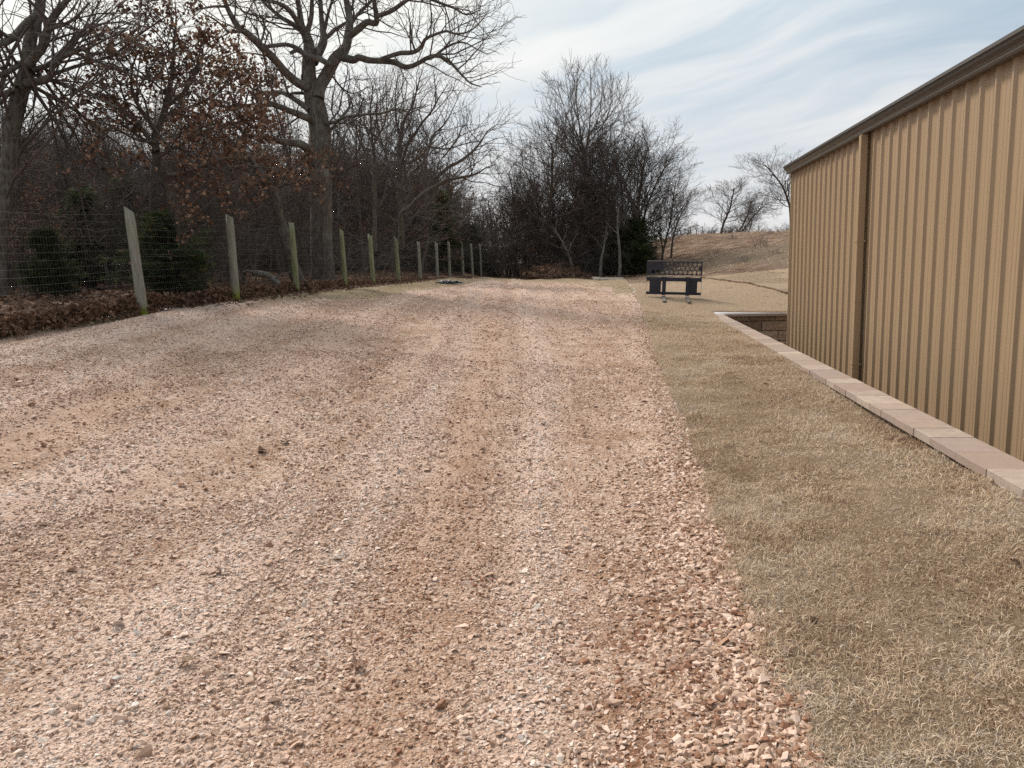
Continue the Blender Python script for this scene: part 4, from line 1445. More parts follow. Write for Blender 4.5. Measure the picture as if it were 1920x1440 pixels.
# leafy oaks, three-quarter left
K3 = 3.0
S_LEAF = Style(n=(6, 6, 6, 5), maxl=3, minr=.0045, leafp=.42, leafn=5, L=(None, 2, 1.5, .8), wander=(.2, .22, .28, .32))
lf_limbs = [
    ([(1040, 1560, 60), (1010, 1300, 50), (980, 1150, 46), (930, 1000, 44), (882, 860, 40), (872, 760, 36), (925, 650, 32), (955, 500, 24), (975, 300, 16), (990, 100, 8), (985, 0, 4)], 0, .3),
    ([(930, 990, 26), (1060, 972, 22), (1150, 930, 20), (1300, 890, 15), (1400, 900, 8)], 0, -1), ([(885, 850, 28), (780, 700, 22), (700, 620, 16), (640, 560, 8), (560, 520, 5)], 0, .6),
    ([(880, 740, 24), (760, 560, 18), (740, 400, 12), (800, 250, 6)], 0, -.9), ([(940, 600, 20), (1060, 480, 16), (1130, 330, 10), (1150, 220, 5)], 0, -.7),
    ([(925, 650, 18), (1080, 600, 15), (1230, 520, 10), (1330, 400, 5)], 0, .7), ([(890, 880, 18), (1040, 800, 16), (1200, 720, 12), (1400, 680, 7), (1500, 700, 4)], 0, -1.2),
    ([(880, 800, 16), (760, 780, 13), (640, 720, 8), (520, 760, 4)], 0, -.8)]
DL2 = 15.0
b = at_depth(345, 545, DL2); b[2] = float(height(b[0], b[1])) - .05
t = traced('leafy_oak', DL2, (0, 0), K3, lf_limbs, S_LEAF, 19, M_BARK2, M_TWIG, b, 7.5, True, tw_len=.85, ls=(.055, .105))
tag(t, 'oak still holding russet leaves behind the first gap right of the nearest post', 'tree')
ln_limbs = [
    ([(1700, 1620, 78), (1660, 1530, 70), (1620, 1420, 62), (1570, 1200, 56), (1520, 1050, 50), (1460, 970, 40), (1400, 885, 26), (1300, 790, 18), (1150, 660, 12), (1000, 600, 7)], 0, -1.2),
    ([(1480, 990, 30), (1450, 850, 22), (1480, 700, 14), (1420, 560, 9), (1440, 430, 5)], 0, .8), ([(1420, 900, 20), (1300, 900, 16), (1180, 960, 10), (1080, 960, 6)], -.3, .7),
    ([(1380, 860, 16), (1380, 720, 13), (1320, 560, 9), (1290, 420, 5)], -.3, -1.2), ([(1540, 1080, 16), (1640, 1000, 10), (1700, 880, 5)], 0, -.6),
    ([(1440, 950, 16), (1330, 1040, 12), (1230, 1080, 7), (1150, 1060, 4)], -.3, -1.3)]
DL3 = 20.3
b = at_depth(560, 540, DL3); b[2] = float(height(b[0], b[1])) - .05
t = traced('leafy_oak', DL3, (0, 0), K3, ln_limbs, S_LEAF, 20, M_BARK, M_TWIG, b, 6.0, True, tw_len=.9, ls=(.06, .115))
tag(t, 'leaning oak with russet leaves just left of the largest oak', 'tree')

# ---- archetypes for the wood behind
def arche(seed, H, S, bark, twig, r0, stems=1, leafy=False, name='bare_tree', lean=.05, bare=.0):
    R = random.Random(seed); out = [[] for _ in range(5)]; leaves = [] if leafy else None
    for s in range(stems):
        d = Vector((R.gauss(0, lean * (1 + stems * .8)), R.gauss(0, lean * (1 + stems * .8)), 1)).normalized()
        grow(out, Vector((R.gauss(0, .08) * (stems > 1), R.gauss(0, .08) * (stems > 1), -.1)), d, H * R.uniform(.85, 1), r0 / math.sqrt(stems), 0, S, R, leaves)
    return finish_tree(name, out, leaves, seed, bark, twig, (0, 0, -400), 0, (.08, .13), 1)


S_A = Style(n=(17, 9, 8, 5), start=(.28, .12, .1, .1), ratio=(.48, .58, .6, .5), wander=(.07, .16, .22, .26), up=(.03, .08, .10, .08), minr=.0075, step=.5, ang=(55, 48, 42, 40), L=(None, 3, 1.6, .9))
S_B = Style(n=(16, 9, 8, 5), start=(.22, .12, .1, .1), ratio=(.50, .58, .6, .5), wander=(.14, .24, .30, .32), up=(.02, .05, .05, .04), minr=.0075, step=.4, ang=(68, 55, 48, 45), L=(None, 3, 1.7, .9))
S_V = Style(n=(22, 12, 9, 6), start=(.27, .15, .1, .1), ratio=(.66, .52, .55, .5), wander=(.05, .07, .12, .18), up=(.02, .085, .12, .08), minr=.009, step=.5, ang=(46, 36, 36, 36), L=(None, 3.2, 2.0, 1.1), rr=.5)
S_T = Style(n=(9, 7, 5, 4), start=(.4, .2, .1, .1), ratio=(.32, .5, .55, .5), wander=(.04, .1, .16, .2), up=(.02, .10, .12, .1), minr=.007, step=.5, ang=(38, 36, 36, 36), L=(None, 2, 1.2, .7))
S_BL = Style(n=(11, 7, 6, 5), start=(.22, .12, .1, .1), ratio=(.46, .56, .6, .5), wander=(.14, .24, .30, .32), minr=.0075, step=.4, ang=(66, 52, 48, 45), leafp=.22, leafn=3, L=(None, 3, 1.6, .9))
ARCH = {
    'A': [arche(31, 8.5, S_A, M_BARK2, M_TWIG, .12), arche(32, 8.5, S_A, M_BARK2, M_TWIG, .11), arche(33, 8.5, S_A, M_BARK2, M_TWIG, .13, stems=2)],
    'B': [arche(34, 7, S_B, M_BARK2, M_TWIG, .14, lean=.1), arche(35, 7, S_B, M_BARK2, M_TWIG, .13, lean=.12), arche(36, 7, S_B, M_BARK2, M_TWIG, .15, stems=2)],
    'T': [arche(38, 9, S_T, M_BARK2, M_TWIG, .07), arche(39, 9, S_T, M_PALE, M_TWIG, .06)],
    'L': [arche(40, 6.5, S_BL, M_BARK2, M_TWIG, .12, leafy=True, name='leafy_oak', lean=.1), arche(41, 6.5, S_BL, M_BARK2, M_TWIG, .11, leafy=True, name='leafy_oak', lean=.1)],
}
def top_of(o):
    m = 0
    for ch in o.children:
        v = np.empty(len(ch.data.vertices) * 3, np.float32); ch.data.vertices.foreach_get('co', v); m = max(m, float(v[2::3].max()))
    return m


HT = {k: [top_of(o) for o in v] for k, v in ARCH.items()}
used = set()


def plant(kind, px, D, topy, label, group=None, var=None, wide=1.0, basepy=505):
    """tree at picture column px, ground distance D, crown reaching picture row topy"""
    b = at_depth(px, basepy, D); z = float((bank if b[0] < XF else height)(np.array([b[0]]), np.array([b[1]]))[0])
    top = at_depth(px, topy, D)[2]
    lst = ARCH[kind]; k = rnd.randrange(len(lst)) if var is None else var
    s = (top - z) / HT[kind][k]
    src = lst[k]
    rz = rnd.uniform(0, 6.28)
    if (kind, k) not in used:
        used.add((kind, k)); o = src; o.location = (b[0], b[1], z - .05); o.rotation_euler = (0, 0, rz); o.scale = (s * wide, s * wide, s)
    else:
        o = copy_tree(src, (b[0], b[1], z - .05), rz, (s * wide, s * wide, s))
    tag(o, label, 'tree', group)
    return o


G1 = 'bare trees crowding the wood behind the wire fence'
LAB = {'A': 'bare grey branched tree among the crowded trees behind the wire fence', 'B': 'low crooked bare tree among the crowded trees behind the wire fence',
       'T': 'slender bare sapling rising among the trees behind the wire fence', 'L': 'small russet leaved oak among the bare trees behind the fence'}
GR = {'A': G1, 'B': 'low crooked bare trees in the wood', 'T': 'slender saplings in the wood', 'L': 'small russet leaved oaks in the wood'}


def skyline(px):
    return np.interp(px, [-200, 60, 180, 300, 430, 560, 640, 700, 780, 860, 900, 935, 960], [60, 120, 170, 150, 150, 140, 140, 160, 150, 190, 270, 325, 340])


rr = random.Random(99)
# front row, middle, rear
for D, step, amp in ((17.5, 95, 60), (21, 80, 60), (25, 62, 60), (30, 54, 50), (36, 46, 50), (43, 40, 40), (51, 34, 40)):
    px = -180 + rr.uniform(0, step)
    while px < 950:
        b = at_depth(px, 505, D)
        if b[0] < post_line_x(b[1]) - .9 and not (D < 28 and abs(px - 605) < 45):
            kind = rr.choice('AABBTL' if D < 36 else 'AABBL')
            top = skyline(px) + rr.uniform(0, amp) + (rr.uniform(60, 160) if kind in 'BL' else 0)
            if D < 28 and kind != 'T': top = max(top, 210 + rr.uniform(0, 120))
            if kind == 'T' and px < 580: top = rr.uniform(-20, 120)
            if D > 40: top = max(top, 200 + rr.uniform(-30, 60) if px < 860 else 330)
            if px > 820: top = max(top, 300 + rr.uniform(0, 60))
            plant(kind, px, D, top, LAB[kind], GR[kind])
        px += step * rr.uniform(.7, 1.3)
# cluster at the end of the drive
O8, K8 = (860, 100), 3.13
v_limbs = [([(748, 1290, 36), (744, 900, 30), (738, 640, 25), (722, 520, 18), (705, 400, 13), (690, 250, 8), (700, 85, 3)], 0, .5),
           ([(738, 640, 18), (755, 520, 14), (770, 400, 11), (776, 250, 7), (770, 75, 3)], 0, -.8), ([(735, 600, 14), (690, 500, 11), (640, 380, 8), (600, 260, 5), (562, 150, 3)], 0, .9),
           ([(730, 560, 12), (672, 420, 8), (642, 250, 5), (626, 115, 3)], 0, -1.2), ([(760, 500, 11), (810, 400, 9), (838, 280, 6), (840, 85, 3)], 0, 1.1),
           ([(765, 520, 12), (840, 430, 9), (888, 320, 6), (905, 150, 3)], 0, -1), ([(755, 560, 12), (850, 480, 9), (930, 380, 6), (990, 235, 3)], 0, .4),
           ([(735, 620, 11), (640, 500, 8), (560, 380, 5), (512, 265, 3)], 0, -.4), ([(705, 400, 7), (662, 290, 5), (652, 150, 3)], .3, -1), ([(840, 430, 7), (930, 300, 5), (960, 190, 3)], -.7, -1.6),
           ([(738, 680, 12), (620, 560, 9), (530, 460, 6), (490, 340, 3)], 0, 1), ([(742, 700, 12), (860, 580, 9), (950, 470, 6), (1010, 350, 3)], 0, -1), ([(600, 260, 5), (540, 190, 3), (520, 130, 2)], .9, 1.4)]
DV = 48.5
b = at_depth(1098, 510, DV); b[2] = float(height(b[0], b[1])) - .05
t = traced('pale_tree', DV, O8, K8, v_limbs, Style(n=(6, 6, 7, 5), wander=(.1, .1, .13, .17), up=(.05, .1, .14, .12), ang=(40, 36, 36, 38), ratio=(.6, .6, .6, .5), maxl=3, minr=.0095, L=(None, 2, 1.6, .9)), 28, M_PALE, M_TWIGP, b, 3.6, tw_len=1.2, wmul=.72)
tag(t, 'tallest pale fine branched tree in the clump at the end of the drive', 'tree', 'trees in the clump at the end of the drive')
plant('L', 70, 15.6, 335, 'russet leaved oak low at the left edge beside the thick leaning tree', GR['L'], 0, 1.1)
plant('L', 20, 17.5, 300, 'russet leaved oak behind the thick leaning tree at the left edge', GR['L'], 1, 1.1)
CL = [('A', 962, 51, 325, 'lower bare tree at the left end of the far clump', 1.0), ('A', 990, 49, 245, 'bare tree second from the left in the far clump', 1.0),
      ('A', 1012, 48, 208, 'bare tree with a tall crown on the left of the far clump', 1.1), ('A', 1045, 52, 235, 'bare tree behind the left middle of the far clump', 1.0),
      ('A', 1078, 50, 225, 'bare tree just left of the tallest pale one', 1.0), ('L', 1090, 47.5, 300, 'russet leaved oak below the tallest tree of the far clump', 1.0),
      ('A', 1150, 49, 195, 'bare tree just right of the tallest pale one', 1.0), ('A', 1188, 50, 190, 'bare tree with a wide crown on the right of the far clump', 1.15),
      ('A', 1215, 48.5, 225, 'bare tree under the right shoulder of the far clump', 1.1), ('A', 1240, 51, 280, 'bare tree reaching out over the right end of the far clump', 1.1),
      ('A', 1258, 53, 340, 'small bare tree at the right end of the far clump', 1.1), ('B', 1130, 48, 300, 'crooked bare tree in the middle of the far clump', .9),
      ('L', 1022, 48, 330, 'russet leaved oak low on the left of the far clump', .9), ('L', 950, 50, 345, 'russet leaved oak where the fence meets the far clump', .9),
      ('A', 1105, 47.5, 290, 'bare tree standing in front of the tallest pale one', .9), ('B', 1062, 47.5, 320, 'crooked bare tree left of the tallest pale one', .9),
      ('A', 1168, 54, 250, 'bare tree behind the right middle of the far clump', 1.0), ('A', 925, 52, 345, 'bare tree behind the far end of the fence', 1.0)]
for n_, (kd, px, D, top, lab, wd) in enumerate(CL): plant(kd, px, D, top, lab, 'trees in the clump at the end of the drive', n_ % 2 if kd == 'A' else None, wd)
r2 = random.Random(12)
for n_ in range(8):
    px = 950 + n_ * 42 + r2.uniform(-8, 8)
    dome = float(np.interp(px, [940, 985, 1020, 1100, 1190, 1225, 1262, 1285], [335, 250, 225, 190, 205, 240, 320, 380])) + r2.uniform(10, 55)
    plant('A', px, r2.uniform(49, 55), dome, 'grey bare tree filling the inside of the far clump', 'bare trees inside the far clump', n_ % 2, .95)
for px, top, lab in ((1062, 350, 'small rusty oak in the middle of the far clump'), (1118, 330, 'small rusty oak between the pale trunks of the far clump'), (985, 360, 'small rusty oak above the left end of the brush pile')):
    plant('L', px, 47.2, top, lab, 'trees in the clump at the end of the drive', None, .9)
# pale near trunks of the clump
S_P = Style(n=(6, 5, 5, 4), start=(.4, .2, .1, .1), ratio=(.4, .5, .55, .5), wander=(.09, .2, .25, .3), minr=.008, step=.3, ang=(50, 45, 45, 45), L=(None, 2, 1.2, .7))
for i, (px, top, h, ln, lab) in enumerate([(1125, 440, 3.2, .0, 'pale short trunk standing left of the white board'), (1160, 400, 4.2, .04, 'pale crooked trunk at the right of the far clump'),
                                     (1076, 425, 3.4, -.12, 'pale leaning trunk behind the brush pile')]):
    R = random.Random(200 + i); out = [[] for _ in range(5)]
    grow(out, Vector((0, 0, -.1)), Vector((ln, 0, 1)).normalized(), h, .11, 0, S_P, R)
    b = at_depth(px, 512, 45.8)
    t = finish_tree('bare_tree', out, None, 1, M_PALE, M_TWIG, (b[0], b[1], float(height(b[0], b[1]))), 0)
    tag(t, lab, 'tree')
# trees on the crest
for kd, px, D, top, lab, wd, var in [('A', 1350, 74, 330, 'dark round crowned tree on the crest of the hill', 1.7, 0), ('B', 1380, 78, 345, 'forked bare tree second from the left on the crest', 1.1, 2),
                             ('A', 1402, 74, 372, 'leaning bare tree on the crest next to the forked one', 1.2, 1), ('A', 1484, 62, 272, 'large bare tree half hidden behind the metal building', 1.5, 0)]:
    o = plant(kd, px, D, top, lab, None, var, wd, 440)

# ---- cedars
def cedar_arch(seed, H, W):
    R = random.Random(seed); out = [[] for _ in range(5)]; pos = []
    out[0].append((np.array([(0, 0, -.1), (.02, .02, H * .4), (0, .03, H * .95)]), np.array([.09, .06, .01])))
    n = 150
    for k in range(n):
        t = (k + R.random()) / n; z = H * (.04 + .94 * t); az0 = R.uniform(0, 6.28)
        rad = W * (1 - t) ** .6 * R.uniform(.38, 1.2) * (.8 + .35 * math.sin(az0 * 3 + t * 9)) * (.75 + .25 * math.sin(min(1, t * 6) * 1.57)) + .06
        az = az0; el = R.uniform(.1, .8)
        d = Vector((math.cos(az), math.sin(az), el)).normalized()
        p0 = Vector((0, 0, z)); p1 = p0 + d * rad
        out[1].append((np.array([p0[:], p0.lerp(p1, .5)[:], p1[:]]), np.array([.014, .009, .004])))
        m = int(10 + 44 * rad)
        for j in range(m):
            s = R.uniform(.18, 1.03) ** .6
            q = p0.lerp(p1, s) + Vector((R.gauss(0, .11), R.gauss(0, .11), R.gauss(0, .09)))
            pos.append(q)
    rng = np.random.RandomState(seed)
    # sprig: thin crossed slivers
    vs = []
    for v in range(6):
        r2 = random.Random(seed * 10 + v); V, Fc = [], []
        for q in range(9):
            d = Vector((r2.gauss(0, .5), r2.gauss(0, .5), r2.uniform(.1, 1))).normalized(); o0 = Vector((r2.gauss(0, .2), r2.gauss(0, .2), r2.gauss(0, .15)))
            w = d.cross(Vector((r2.random(), r2.random(), r2.random()))).normalized() * .07
            i = len(V); V += [(o0 - w)[:], (o0 + w)[:], (o0 + d * r2.uniform(.6, 1.1))[:]]; Fc.append([i, i + 1, i + 2])
        vs.append((np.array(V), np.array(Fc)))
    P = np.array([p[:] for p in pos]); nn = len(P); s = rng.uniform(.07, .16, nn)
    me = scatter('foliage', vs, P, rotmats(nn, rng, tilt=np.abs(rng.normal(0, .5, nn))), np.stack([s, s, s * 1.2], 1), rng, rng.uniform(0, 1, nn))
    root = empty('cedar_tree', (0, 0, -400))
    link(tubes('trunk', out[0] + out[1]), 'trunk', M_BARK2, root)
    link(me, 'foliage', M_CEDAR, root)
    return root


CA = [cedar_arch(61, 4.0, 1.0), cedar_arch(62, 3.0, 1.25)]
ced_used = set()
for px, D, topy, wd, k, lab in [(318, 15.2, 395, 1.65, 1, 'low dark green cedar behind the nearest gap of the fence'), (832, 40, 355, 1.2, 0, 'dark green cedar above the far stretch of the fence'),
                                (170, 19, 350, 1.7, 0, 'dark cedar at the left between the first post and the photo edge'), (250, 22, 330, 1.5, 0, 'dark cedar rising behind the nearest fence post'),
                                (95, 15.5, 425, 1.2, 1, 'low dark cedar near the left edge of the photo'), (1196, 48, 408, 1.4, 1, 'bushy dark cedar at the right foot of the far clump'), (1160, 48, 430, 1.3, 1, 'shaded cedar behind the pale crooked trunk'),
                                (880, 50, 420, 1.2, 1, 'small dark cedar behind the far end of the fence'), (380, 23, 400, 1.2, 0, 'dark cedar behind the second fence post')]:
    b = at_depth(px, 510, D); z = float(bank(np.array([b[0]]), np.array([b[1]]))[0]); top = at_depth(px, topy, D)[2]
    s = (top - z) / (4.1, 3.1)[k]
    if k not in ced_used:
        ced_used.add(k); o = CA[k]; o.location = (b[0], b[1], z); o.scale = (s * wd, s * wd, s)
    else: o = copy_tree(CA[k], (b[0], b[1], z), rnd.uniform(0, 6), (s * wd, s * wd, s))
    tag(o, lab, 'cedar', 'cedars among the bare trees')


# ---- undergrowth, one tangled mass
def brush_polys(seed, H, n):
    R = random.Random(seed); out = [[] for _ in range(5)]
    S = Style(n=(6, 5, 4, 3), start=(.15, .1, .1, .1), ratio=(.5, .55, .5, .5), wander=(.16, .22, .28, .3), up=(.0, .02, .02, .0), minr=.004, maxl=2, step=.3, ang=(50, 50, 48, 45), L=(None, 1.2, .8, .5))
    for k in range(n):
        d = Vector((R.gauss(0, .45), R.gauss(0, .45), 1)).normalized()
        grow(out, Vector((R.gauss(0, .35), R.gauss(0, .35), -.05)), d, H * R.uniform(.5, 1.1), R.uniform(.008, .016), 0, S, R)
    return [x for l in out for x in l]


def mass(name, arch_polys, placements, mat, minr_scale=1):
    metas = []
    for polys in arch_polys:
        me = tubes('tmp', polys); n = len(me.vertices); v = np.empty(n * 3, np.float32); me.vertices.foreach_get('co', v)
        f = np.empty(len(me.loops), np.int32); me.loops.foreach_get('vertex_index', f); metas.append((v.reshape(-1, 3), f.reshape(-1, 4))); bpy.data.meshes.remove(me)
    Vs, Fs, off = [], [], 0
    for (k, x, y, z, s, sz, a) in placements:
        v, f = metas[k]; c, sn = math.cos(a), math.sin(a)
        q = np.stack([(v[:, 0] * c - v[:, 1] * sn) * s + x, (v[:, 0] * sn + v[:, 1] * c) * s + y, v[:, 2] * sz + z], 1)
        Vs.append(q); Fs.append(f + off); off += len(v)
    me = np_mesh(name, np.concatenate(Vs), [np.concatenate(Fs)])
    return link(me, name, mat)


bp_ = [brush_polys(71, 2.6, 12), brush_polys(72, 2.0, 14), brush_polys(73, 3.2, 11), brush_polys(74, 1.2, 14)]
pl = []
R = random.Random(4)
for i in range(130):
    D = R.uniform(17.5, 52); px = R.uniform(-220, 960)
    b = at_depth(px, 505, D)
    if b[0] > post_line_x(b[1]) - .9: continue
    s = R.uniform(.7, 1.35) * (1 if D < 25 else 1.3)
    pl.append((R.randrange(4), b[0], b[1], float(bank(np.array([b[0]]), np.array([b[1]]))[0]), s, s, R.uniform(0, 6.28)))
for i in range(70):
    px = R.uniform(900, 1222); D = R.uniform(47, 54); b = at_depth(px, 505, D); s = R.uniform(.9, 1.7)
    pl.append((R.randrange(4), b[0], b[1], float(height(b[0], b[1])), s, s * (1.1 if px < 1180 else .7), R.uniform(0, 6.28)))
for i in range(130):
    D = R.uniform(38, 56); px = R.uniform(-260, 970)
    b = at_depth(px, 505, D)
    if b[0] > post_line_x(b[1]) - .9: continue
    s = R.uniform(1.1, 1.9)
    pl.append((R.randrange(4), b[0], b[1], float(bank(np.array([b[0]]), np.array([b[1]]))[0]), s * 1.2, s, R.uniform(0, 6.28)))
o = mass('undergrowth', bp_, pl, M_BRUSH)
tag(o, 'tangled leafless brush filling the floor of the woods', 'undergrowth', kind='stuff')


# far wood, a mass seen only through the nearer trees
def far_polys(seed, H):
    R = random.Random(seed); out = [[] for _ in range(5)]
    S = Style(n=(14, 9, 6, 3), start=(.08, .12, .1, .1), ratio=(.42, .55, .5, .5), wander=(.07, .2, .25, .3), minr=.014, maxl=2, step=.6, ang=(60, 50, 45, 40), L=(None, 3, 2, 1))
    grow(out, Vector((0, 0, -.2)), Vector((R.gauss(0, .06), R.gauss(0, .06), 1)).normalized(), H, .12, 0, S, R)
    return [x for l in out for x in l]


fp = [far_polys(s, 7.0) for s in (81, 82, 83, 84, 85)]
pl = []
for i in range(330):
    D = R.uniform(55, 90); px = R.uniform(-300, 985)
    b = at_depth(px, 505, D)
    tp = 270 if px < 860 else 345
    top = at_depth(px, tp + R.uniform(0, 110), D)[2]
    z = float(bank(np.array([b[0]]), np.array([b[1]]))[0]); s = max(.4, (top - z) / 8.0)
    pl.append((R.randrange(5), b[0], b[1], z, s * 1.15, s, R.uniform(0, 6.28)))
for i in range(50):
    D = R.uniform(56, 80); px = R.uniform(985, 1235); b = at_depth(px, 505, D)
    top = at_depth(px, (350 if px < 1200 else 400) + R.uniform(0, 60), D)[2]; z = float(bank(np.array([b[0]]), np.array([b[1]]))[0]); s = max(.3, (top - z) / 8.0)
    pl.append((R.randrange(5), b[0], b[1], z, s * 1.2, s, R.uniform(0, 6.28)))
for i in range(60):      # low scrub along the crest
    px = R.uniform(1255, 1500); D = R.uniform(86, 120); b = at_depth(px, 440, D); z = float(height(np.array([b[0]]), np.array([b[1]]))[0])
    top = at_depth(px, 424 + R.uniform(-12, 12), D)[2]; s = max(.15, (top - z) / 8)
    pl.append((R.randrange(5), b[0], b[1], z, s * 1.6, s, R.uniform(0, 6.28)))
o = mass('distant_woods', fp, pl, M_BRUSH)
tag(o, 'distant leafless woods showing dark between the nearer trunks', 'woods', kind='stuff')


# ------------------------------------------------------------------ pallet fork frame
def build_forks():
    c = at_depth(1262, 559, 21.0)
    z = float(l_z(np.array([c[0]]), np.array([c[1]]))[0])
    root = empty('pallet_fork_frame', (c[0], c[1], z + .03))
    root.rotation_euler = (math.radians(4), math.radians(2.6), math.radians(-2))
    tag(root, 'black steel pallet fork attachment with honeycomb guard standing on the grass', 'fork attachment')
    W = 1.42; Hh = .93
    # guard plate with hexagonal holes and cut letters
    z0, z1 = .565, .925
    g = MB(); bm = g.bm
    import mathutils
    curves = []
    cu = bpy.data.curves.new('guard', 'CURVE'); cu.dimensions = '2D'; cu.fill_mode = 'BOTH'; cu.extrude = .005

    def ring(pts, rev=False):
        sp = cu.splines.new('POLY'); sp.points.add(len(pts) - 1)
        for p, q in zip(sp.points, pts if not rev else pts[::-1]): p.co = (q[0], q[1], 0, 1)
        sp.use_cyclic_u = True
    ring([(-W / 2, z0), (W / 2, z0), (W / 2, z1 - .02), (-W / 2, z1 - .02)])
    a = .0545
    for row, zc in enumerate((z1 - .085, z1 - .185, z1 - .285)):
        for col in range(-8, 9):
            x = (col + (.5 if row == 1 else 0)) * .118 + .045
            if abs(x) > W / 2 - .058: continue
            if row == 0 and x < -.215: continue
            if row == 1 and x < -.33: continue
            ring([(x + a * math.cos(math.radians(30 + 60 * k)), zc + a * math.sin(math.radians(30 + 60 * k))) for k in range(6)], True)
    # stencil letters cut through the plate: B O Y D
    def letter(x, zc, h, segs):
        for s in segs: ring([(x + p[0] * h, zc + p[1] * h) for p in s], True)
    hL = .085; zc = z1 - .125
    bar = lambda x0, y0, x1, y1: [(x0, y0), (x1, y0), (x1, y1), (x0, y1)]
    letter(-.52, zc, hL, [bar(0, 0, .15, 1), bar(.22, .06, .52, .2), bar(.22, .44, .5, .58), bar(.22, .8, .52, .94)])
    letter(-.45, zc, hL, [bar(0, .15, .16, .85), bar(.06, .92, .6, 1.06), bar(.06, -.06, .6, .08), bar(.5, .15, .66, .85)])
    letter(-.37, zc, hL, [[(0, 1), (.16, 1), (.32, .6), (.22, .5)], [(.36, .5), (.52, 1), (.68, 1), (.42, .46)], bar(.24, 0, .40, .40)])
    letter(-.29, zc, hL, [bar(0, 0, .15, 1), [(.22, .88), (.45, .88), (.6, .7), (.6, .3), (.45, .12), (.22, .12), (.22, 0), (.5, 0), (.74, .25), (.74, .75), (.5, 1), (.22, 1)]])
    co = bpy.data.objects.new('tmp', cu); COL.objects.link(co)
    bpy.context.view_layer.update()
    me = bpy.data.meshes.new_from_object(co.evaluated_get(bpy.context.evaluated_depsgraph_get()))
    bpy.data.objects.remove(co)
    me.transform(Matrix.Rotation(math.radians(90), 4, 'X')); me.materials.clear()
    guard = link(me, 'guard_plate', M_STEEL, root)
    t = MB(); t.box(-W / 2, W / 2, -.02, .02, z1 - .0195, z1 + .012, .003)
    for x in (-W / 2 + .004, -.33, .30, W / 2 - .012): t.box(x, x + .012, -.012, .012, .50, z0 - .001)
    t.box(-W / 2 - .008, -W / 2 - .002, -.012, .02, .0, z1); t.box(W / 2 + .002, W / 2 + .008, -.012, .02, .0, z1)
    t.build('guard_frame', M_PALE if 0 else m_plain('edge_steel', (.10, .10, .115), .3, .6, .5), root)
    t = MB(); t.box(-W / 2, W / 2, -.02, .045, .40, .50, .006); t.box(-W / 2, W / 2, -.0, .05, .395, .399); t.build('top_rail', M_STEEL, root)
    t = MB(); t.box(-W / 2, W / 2, -.02, .045, .045, .115, .006); t.build('bottom_rail', M_STEEL, root)
    for x0, x1 in ((-.62, -.34), (.40, .60)):
        t = MB(); t.box(x0, x1, .0, .03, .10, .41, .003); t.box(x0 - .01, x0 + .02, -.005, .07, .12, .40, .002); t.box(x1 - .02, x1 + .01, -.005, .07, .12, .40, .002)
        t.build('mounting_plate', M_STEEL, root)
    for x in (-.25, .36):
        t = MB(); t.box(x - .05, x + .05, -.065, -.021, .03, .50, .005); t.box(x - .055, x + .055, -.09, -.0, .44, .52, .006); o = t.build('fork', M_STEEL, root)
        tn = MB(); vs = tn.box(x - .05, x + .05, -1.05, -.066, -.025, .015, .004)
        for v in tn.bm.verts:
            f = max(0, (-v.co.y - .7) / .35)
            if v.co.z > 0: v.co.z -= .022 * f
            v.co.x = x + (v.co.x - x) * (1 - .25 * max(0, f - .3))
        tn.build('tine', M_TINE, o)


build_forks()


# ------------------------------------------------------------------ small things at the end of the drive
def lump(name, mat, loc, sx, sy, sz, seed, label, cat, amp=.35, fr=2.2, sub=4):
    bm = bmesh.new(); bmesh.ops.create_icosphere(bm, subdivisions=sub, radius=1)
    for v in bm.verts:
        n = mnoise.fractal(v.co * fr + Vector((seed, 0, 0)), 1.0, 2.0, 4)
        v.co *= 1 + amp * n
        v.co = Vector((v.co.x * sx, v.co.y * sy, max(-.03, v.co.z) * sz))
    me = bpy.data.meshes.new(name); bm.to_mesh(me); bm.free()
    o = link(me, name, mat, loc=loc); tag(o, label, cat)
    return o


b = at_depth(836, 521, 27.8); z = float(height(b[0], b[1]))
lump('plastic_bag', M_TARP, (b[0] + .05, b[1], z), .45, .3, .10, 3, 'crumpled dark plastic sheet lying at the foot of the fence', 'plastic sheet', .5, 3)
# brush pile
b = at_depth(1042, 521, 45.4); z = float(height(b[0], b[1]))
root = empty('brush_pile', (b[0], b[1], z)); tag(root, 'heap of dead leaves and sticks at the end of the drive', 'brush pile')
bm = bmesh.new(); bmesh.ops.create_icosphere(bm, subdivisions=4, radius=1)
for v in bm.verts:
    n = mnoise.fractal(v.co * 2.5, 1.0, 2.0, 4)
    v.co *= 1 + .3 * n; v.co = Vector((v.co.x * 2.0, v.co.y * 1.0, max(-.05, v.co.z) * .78))
me = bpy.data.meshes.new('heap'); bm.to_mesh(me)
hv = np.array([v.co[:] for v in bm.verts if v.co.z > 0]); bm.free()
link(me, 'heap', MF, root)
rng = np.random.RandomState(3)
sel = hv[rng.randint(0, len(hv), 2200)] + rng.normal(0, .07, (2200, 3))
ss = leaf_set(sel[:, 0], sel[:, 1], np.maximum(.01, sel[:, 2]), .09, .17, .7, .5, 47, LV_LO)
link(scatter('leaves', ss[4], ss[0], ss[1], ss[2], ss[5], ss[3]), 'leaves', M_LITTER, root)
stk = []
for i in range(90):
    p = hv[rng.randint(0, len(hv))]; d = rng.normal(0, 1, 3); d[2] = abs(d[2]) * .5; d /= np.linalg.norm(d); L = rng.uniform(.4, 1.3)
    q = np.array([p, p + d * L * .5 + rng.normal(0, .04, 3), p + d * L]); stk.append((q, np.array([.014, .010, .005])))
link(tubes('sticks', stk), 'sticks', M_TWIG, root)
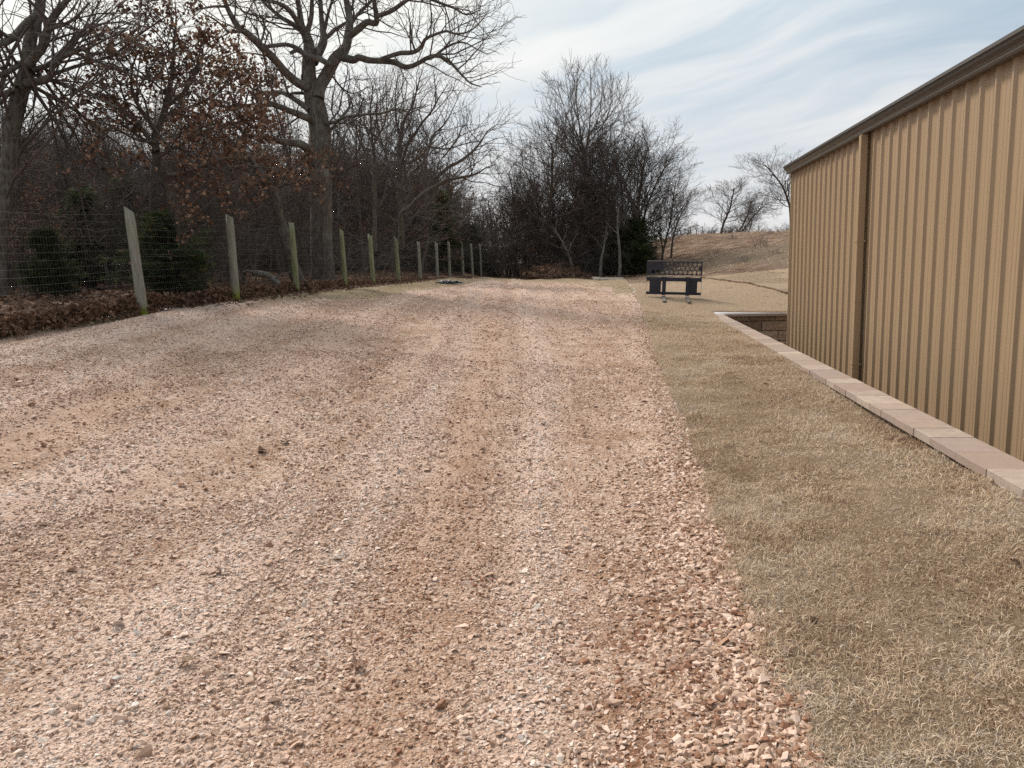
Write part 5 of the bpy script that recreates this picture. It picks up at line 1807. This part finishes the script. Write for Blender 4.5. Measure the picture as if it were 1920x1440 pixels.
# pale board on the ground
b = at_depth(1140, 519.5, 42.5); z = float(height(b[0], b[1]))
t = MB(); t.box(-.82, .82, -.2, .2, 0, .10, .01); t.box(-.9, -.45, -.05, .05, .101, .14, .01)
for v in t.bm.verts: v.co.y += .03 * math.sin(v.co.x * 3)
o = t.build('board', M_CONC, loc=(b[0], b[1], z + .01)); o.rotation_euler = (0, .02, .0)
tag(o, 'pale timber board lying on the grass at the end of the drive', 'board')
# fallen log behind the fence
b = at_depth(505, 515, 18.2); z = float(bank(np.array([b[0]]), np.array([b[1]]))[0])
lg = [(np.array([(-.35, 0, .42), (-.05, .02, .36), (.15, 0, .2), (.35, -.02, .02)]), np.array([.07, .075, .08, .085])), (np.array([(.1, 0, .25), (.3, 0, .38), (.5, .05, .42)]), np.array([.025, .018, .006])), (np.array([(-.3, 0, .4), (-.5, 0, .47), (-.62, 0, .44)]), np.array([.04, .03, .01]))]
o = link(tubes('fallen_log', lg, 8), 'fallen_log', M_PALE, loc=(b[0], b[1], z)); tag(o, 'grey broken log leaning behind the third fence post', 'log')
# bare bushes by the hill
R = random.Random(8)
b = at_depth(1424, 468, 46); z = float(height(b[0], b[1]))
o = link(tubes('dry_bush', brush_polys(75, .9, 9)), 'dry_bush', M_TWIGP, loc=(b[0], b[1], z)); tag(o, 'small dry bush high on the earth slope near the building corner', 'bush')
for px, py, D, sc_ in ((1300, 478, 47, .5), (1342, 470, 50, .45), (1392, 492, 40, .5), (1455, 482, 42, .4), (1372, 455, 56, .5), (1446, 452, 57, .6)):
    b = at_depth(px, py, D); c = o.copy(); COL.objects.link(c)
    c.location = (b[0], b[1], float(height(b[0], b[1]))); c.scale = (sc_ * 1.6, sc_ * 1.6, sc_); c.rotation_euler = (0, 0, R.uniform(0, 6))
    tag(c, 'low dry weed tuft on the far earth slope', 'weed tuft', 'dry weed tufts on the slope'); c.name = 'weed_tuft'

# drop prototypes that were never planted
for o in [o for o in bpy.data.objects if o.parent is None and o.type == 'EMPTY' and o.location.z < -300]:
    for ch in list(o.children): bpy.data.objects.remove(ch)
    bpy.data.objects.remove(o)
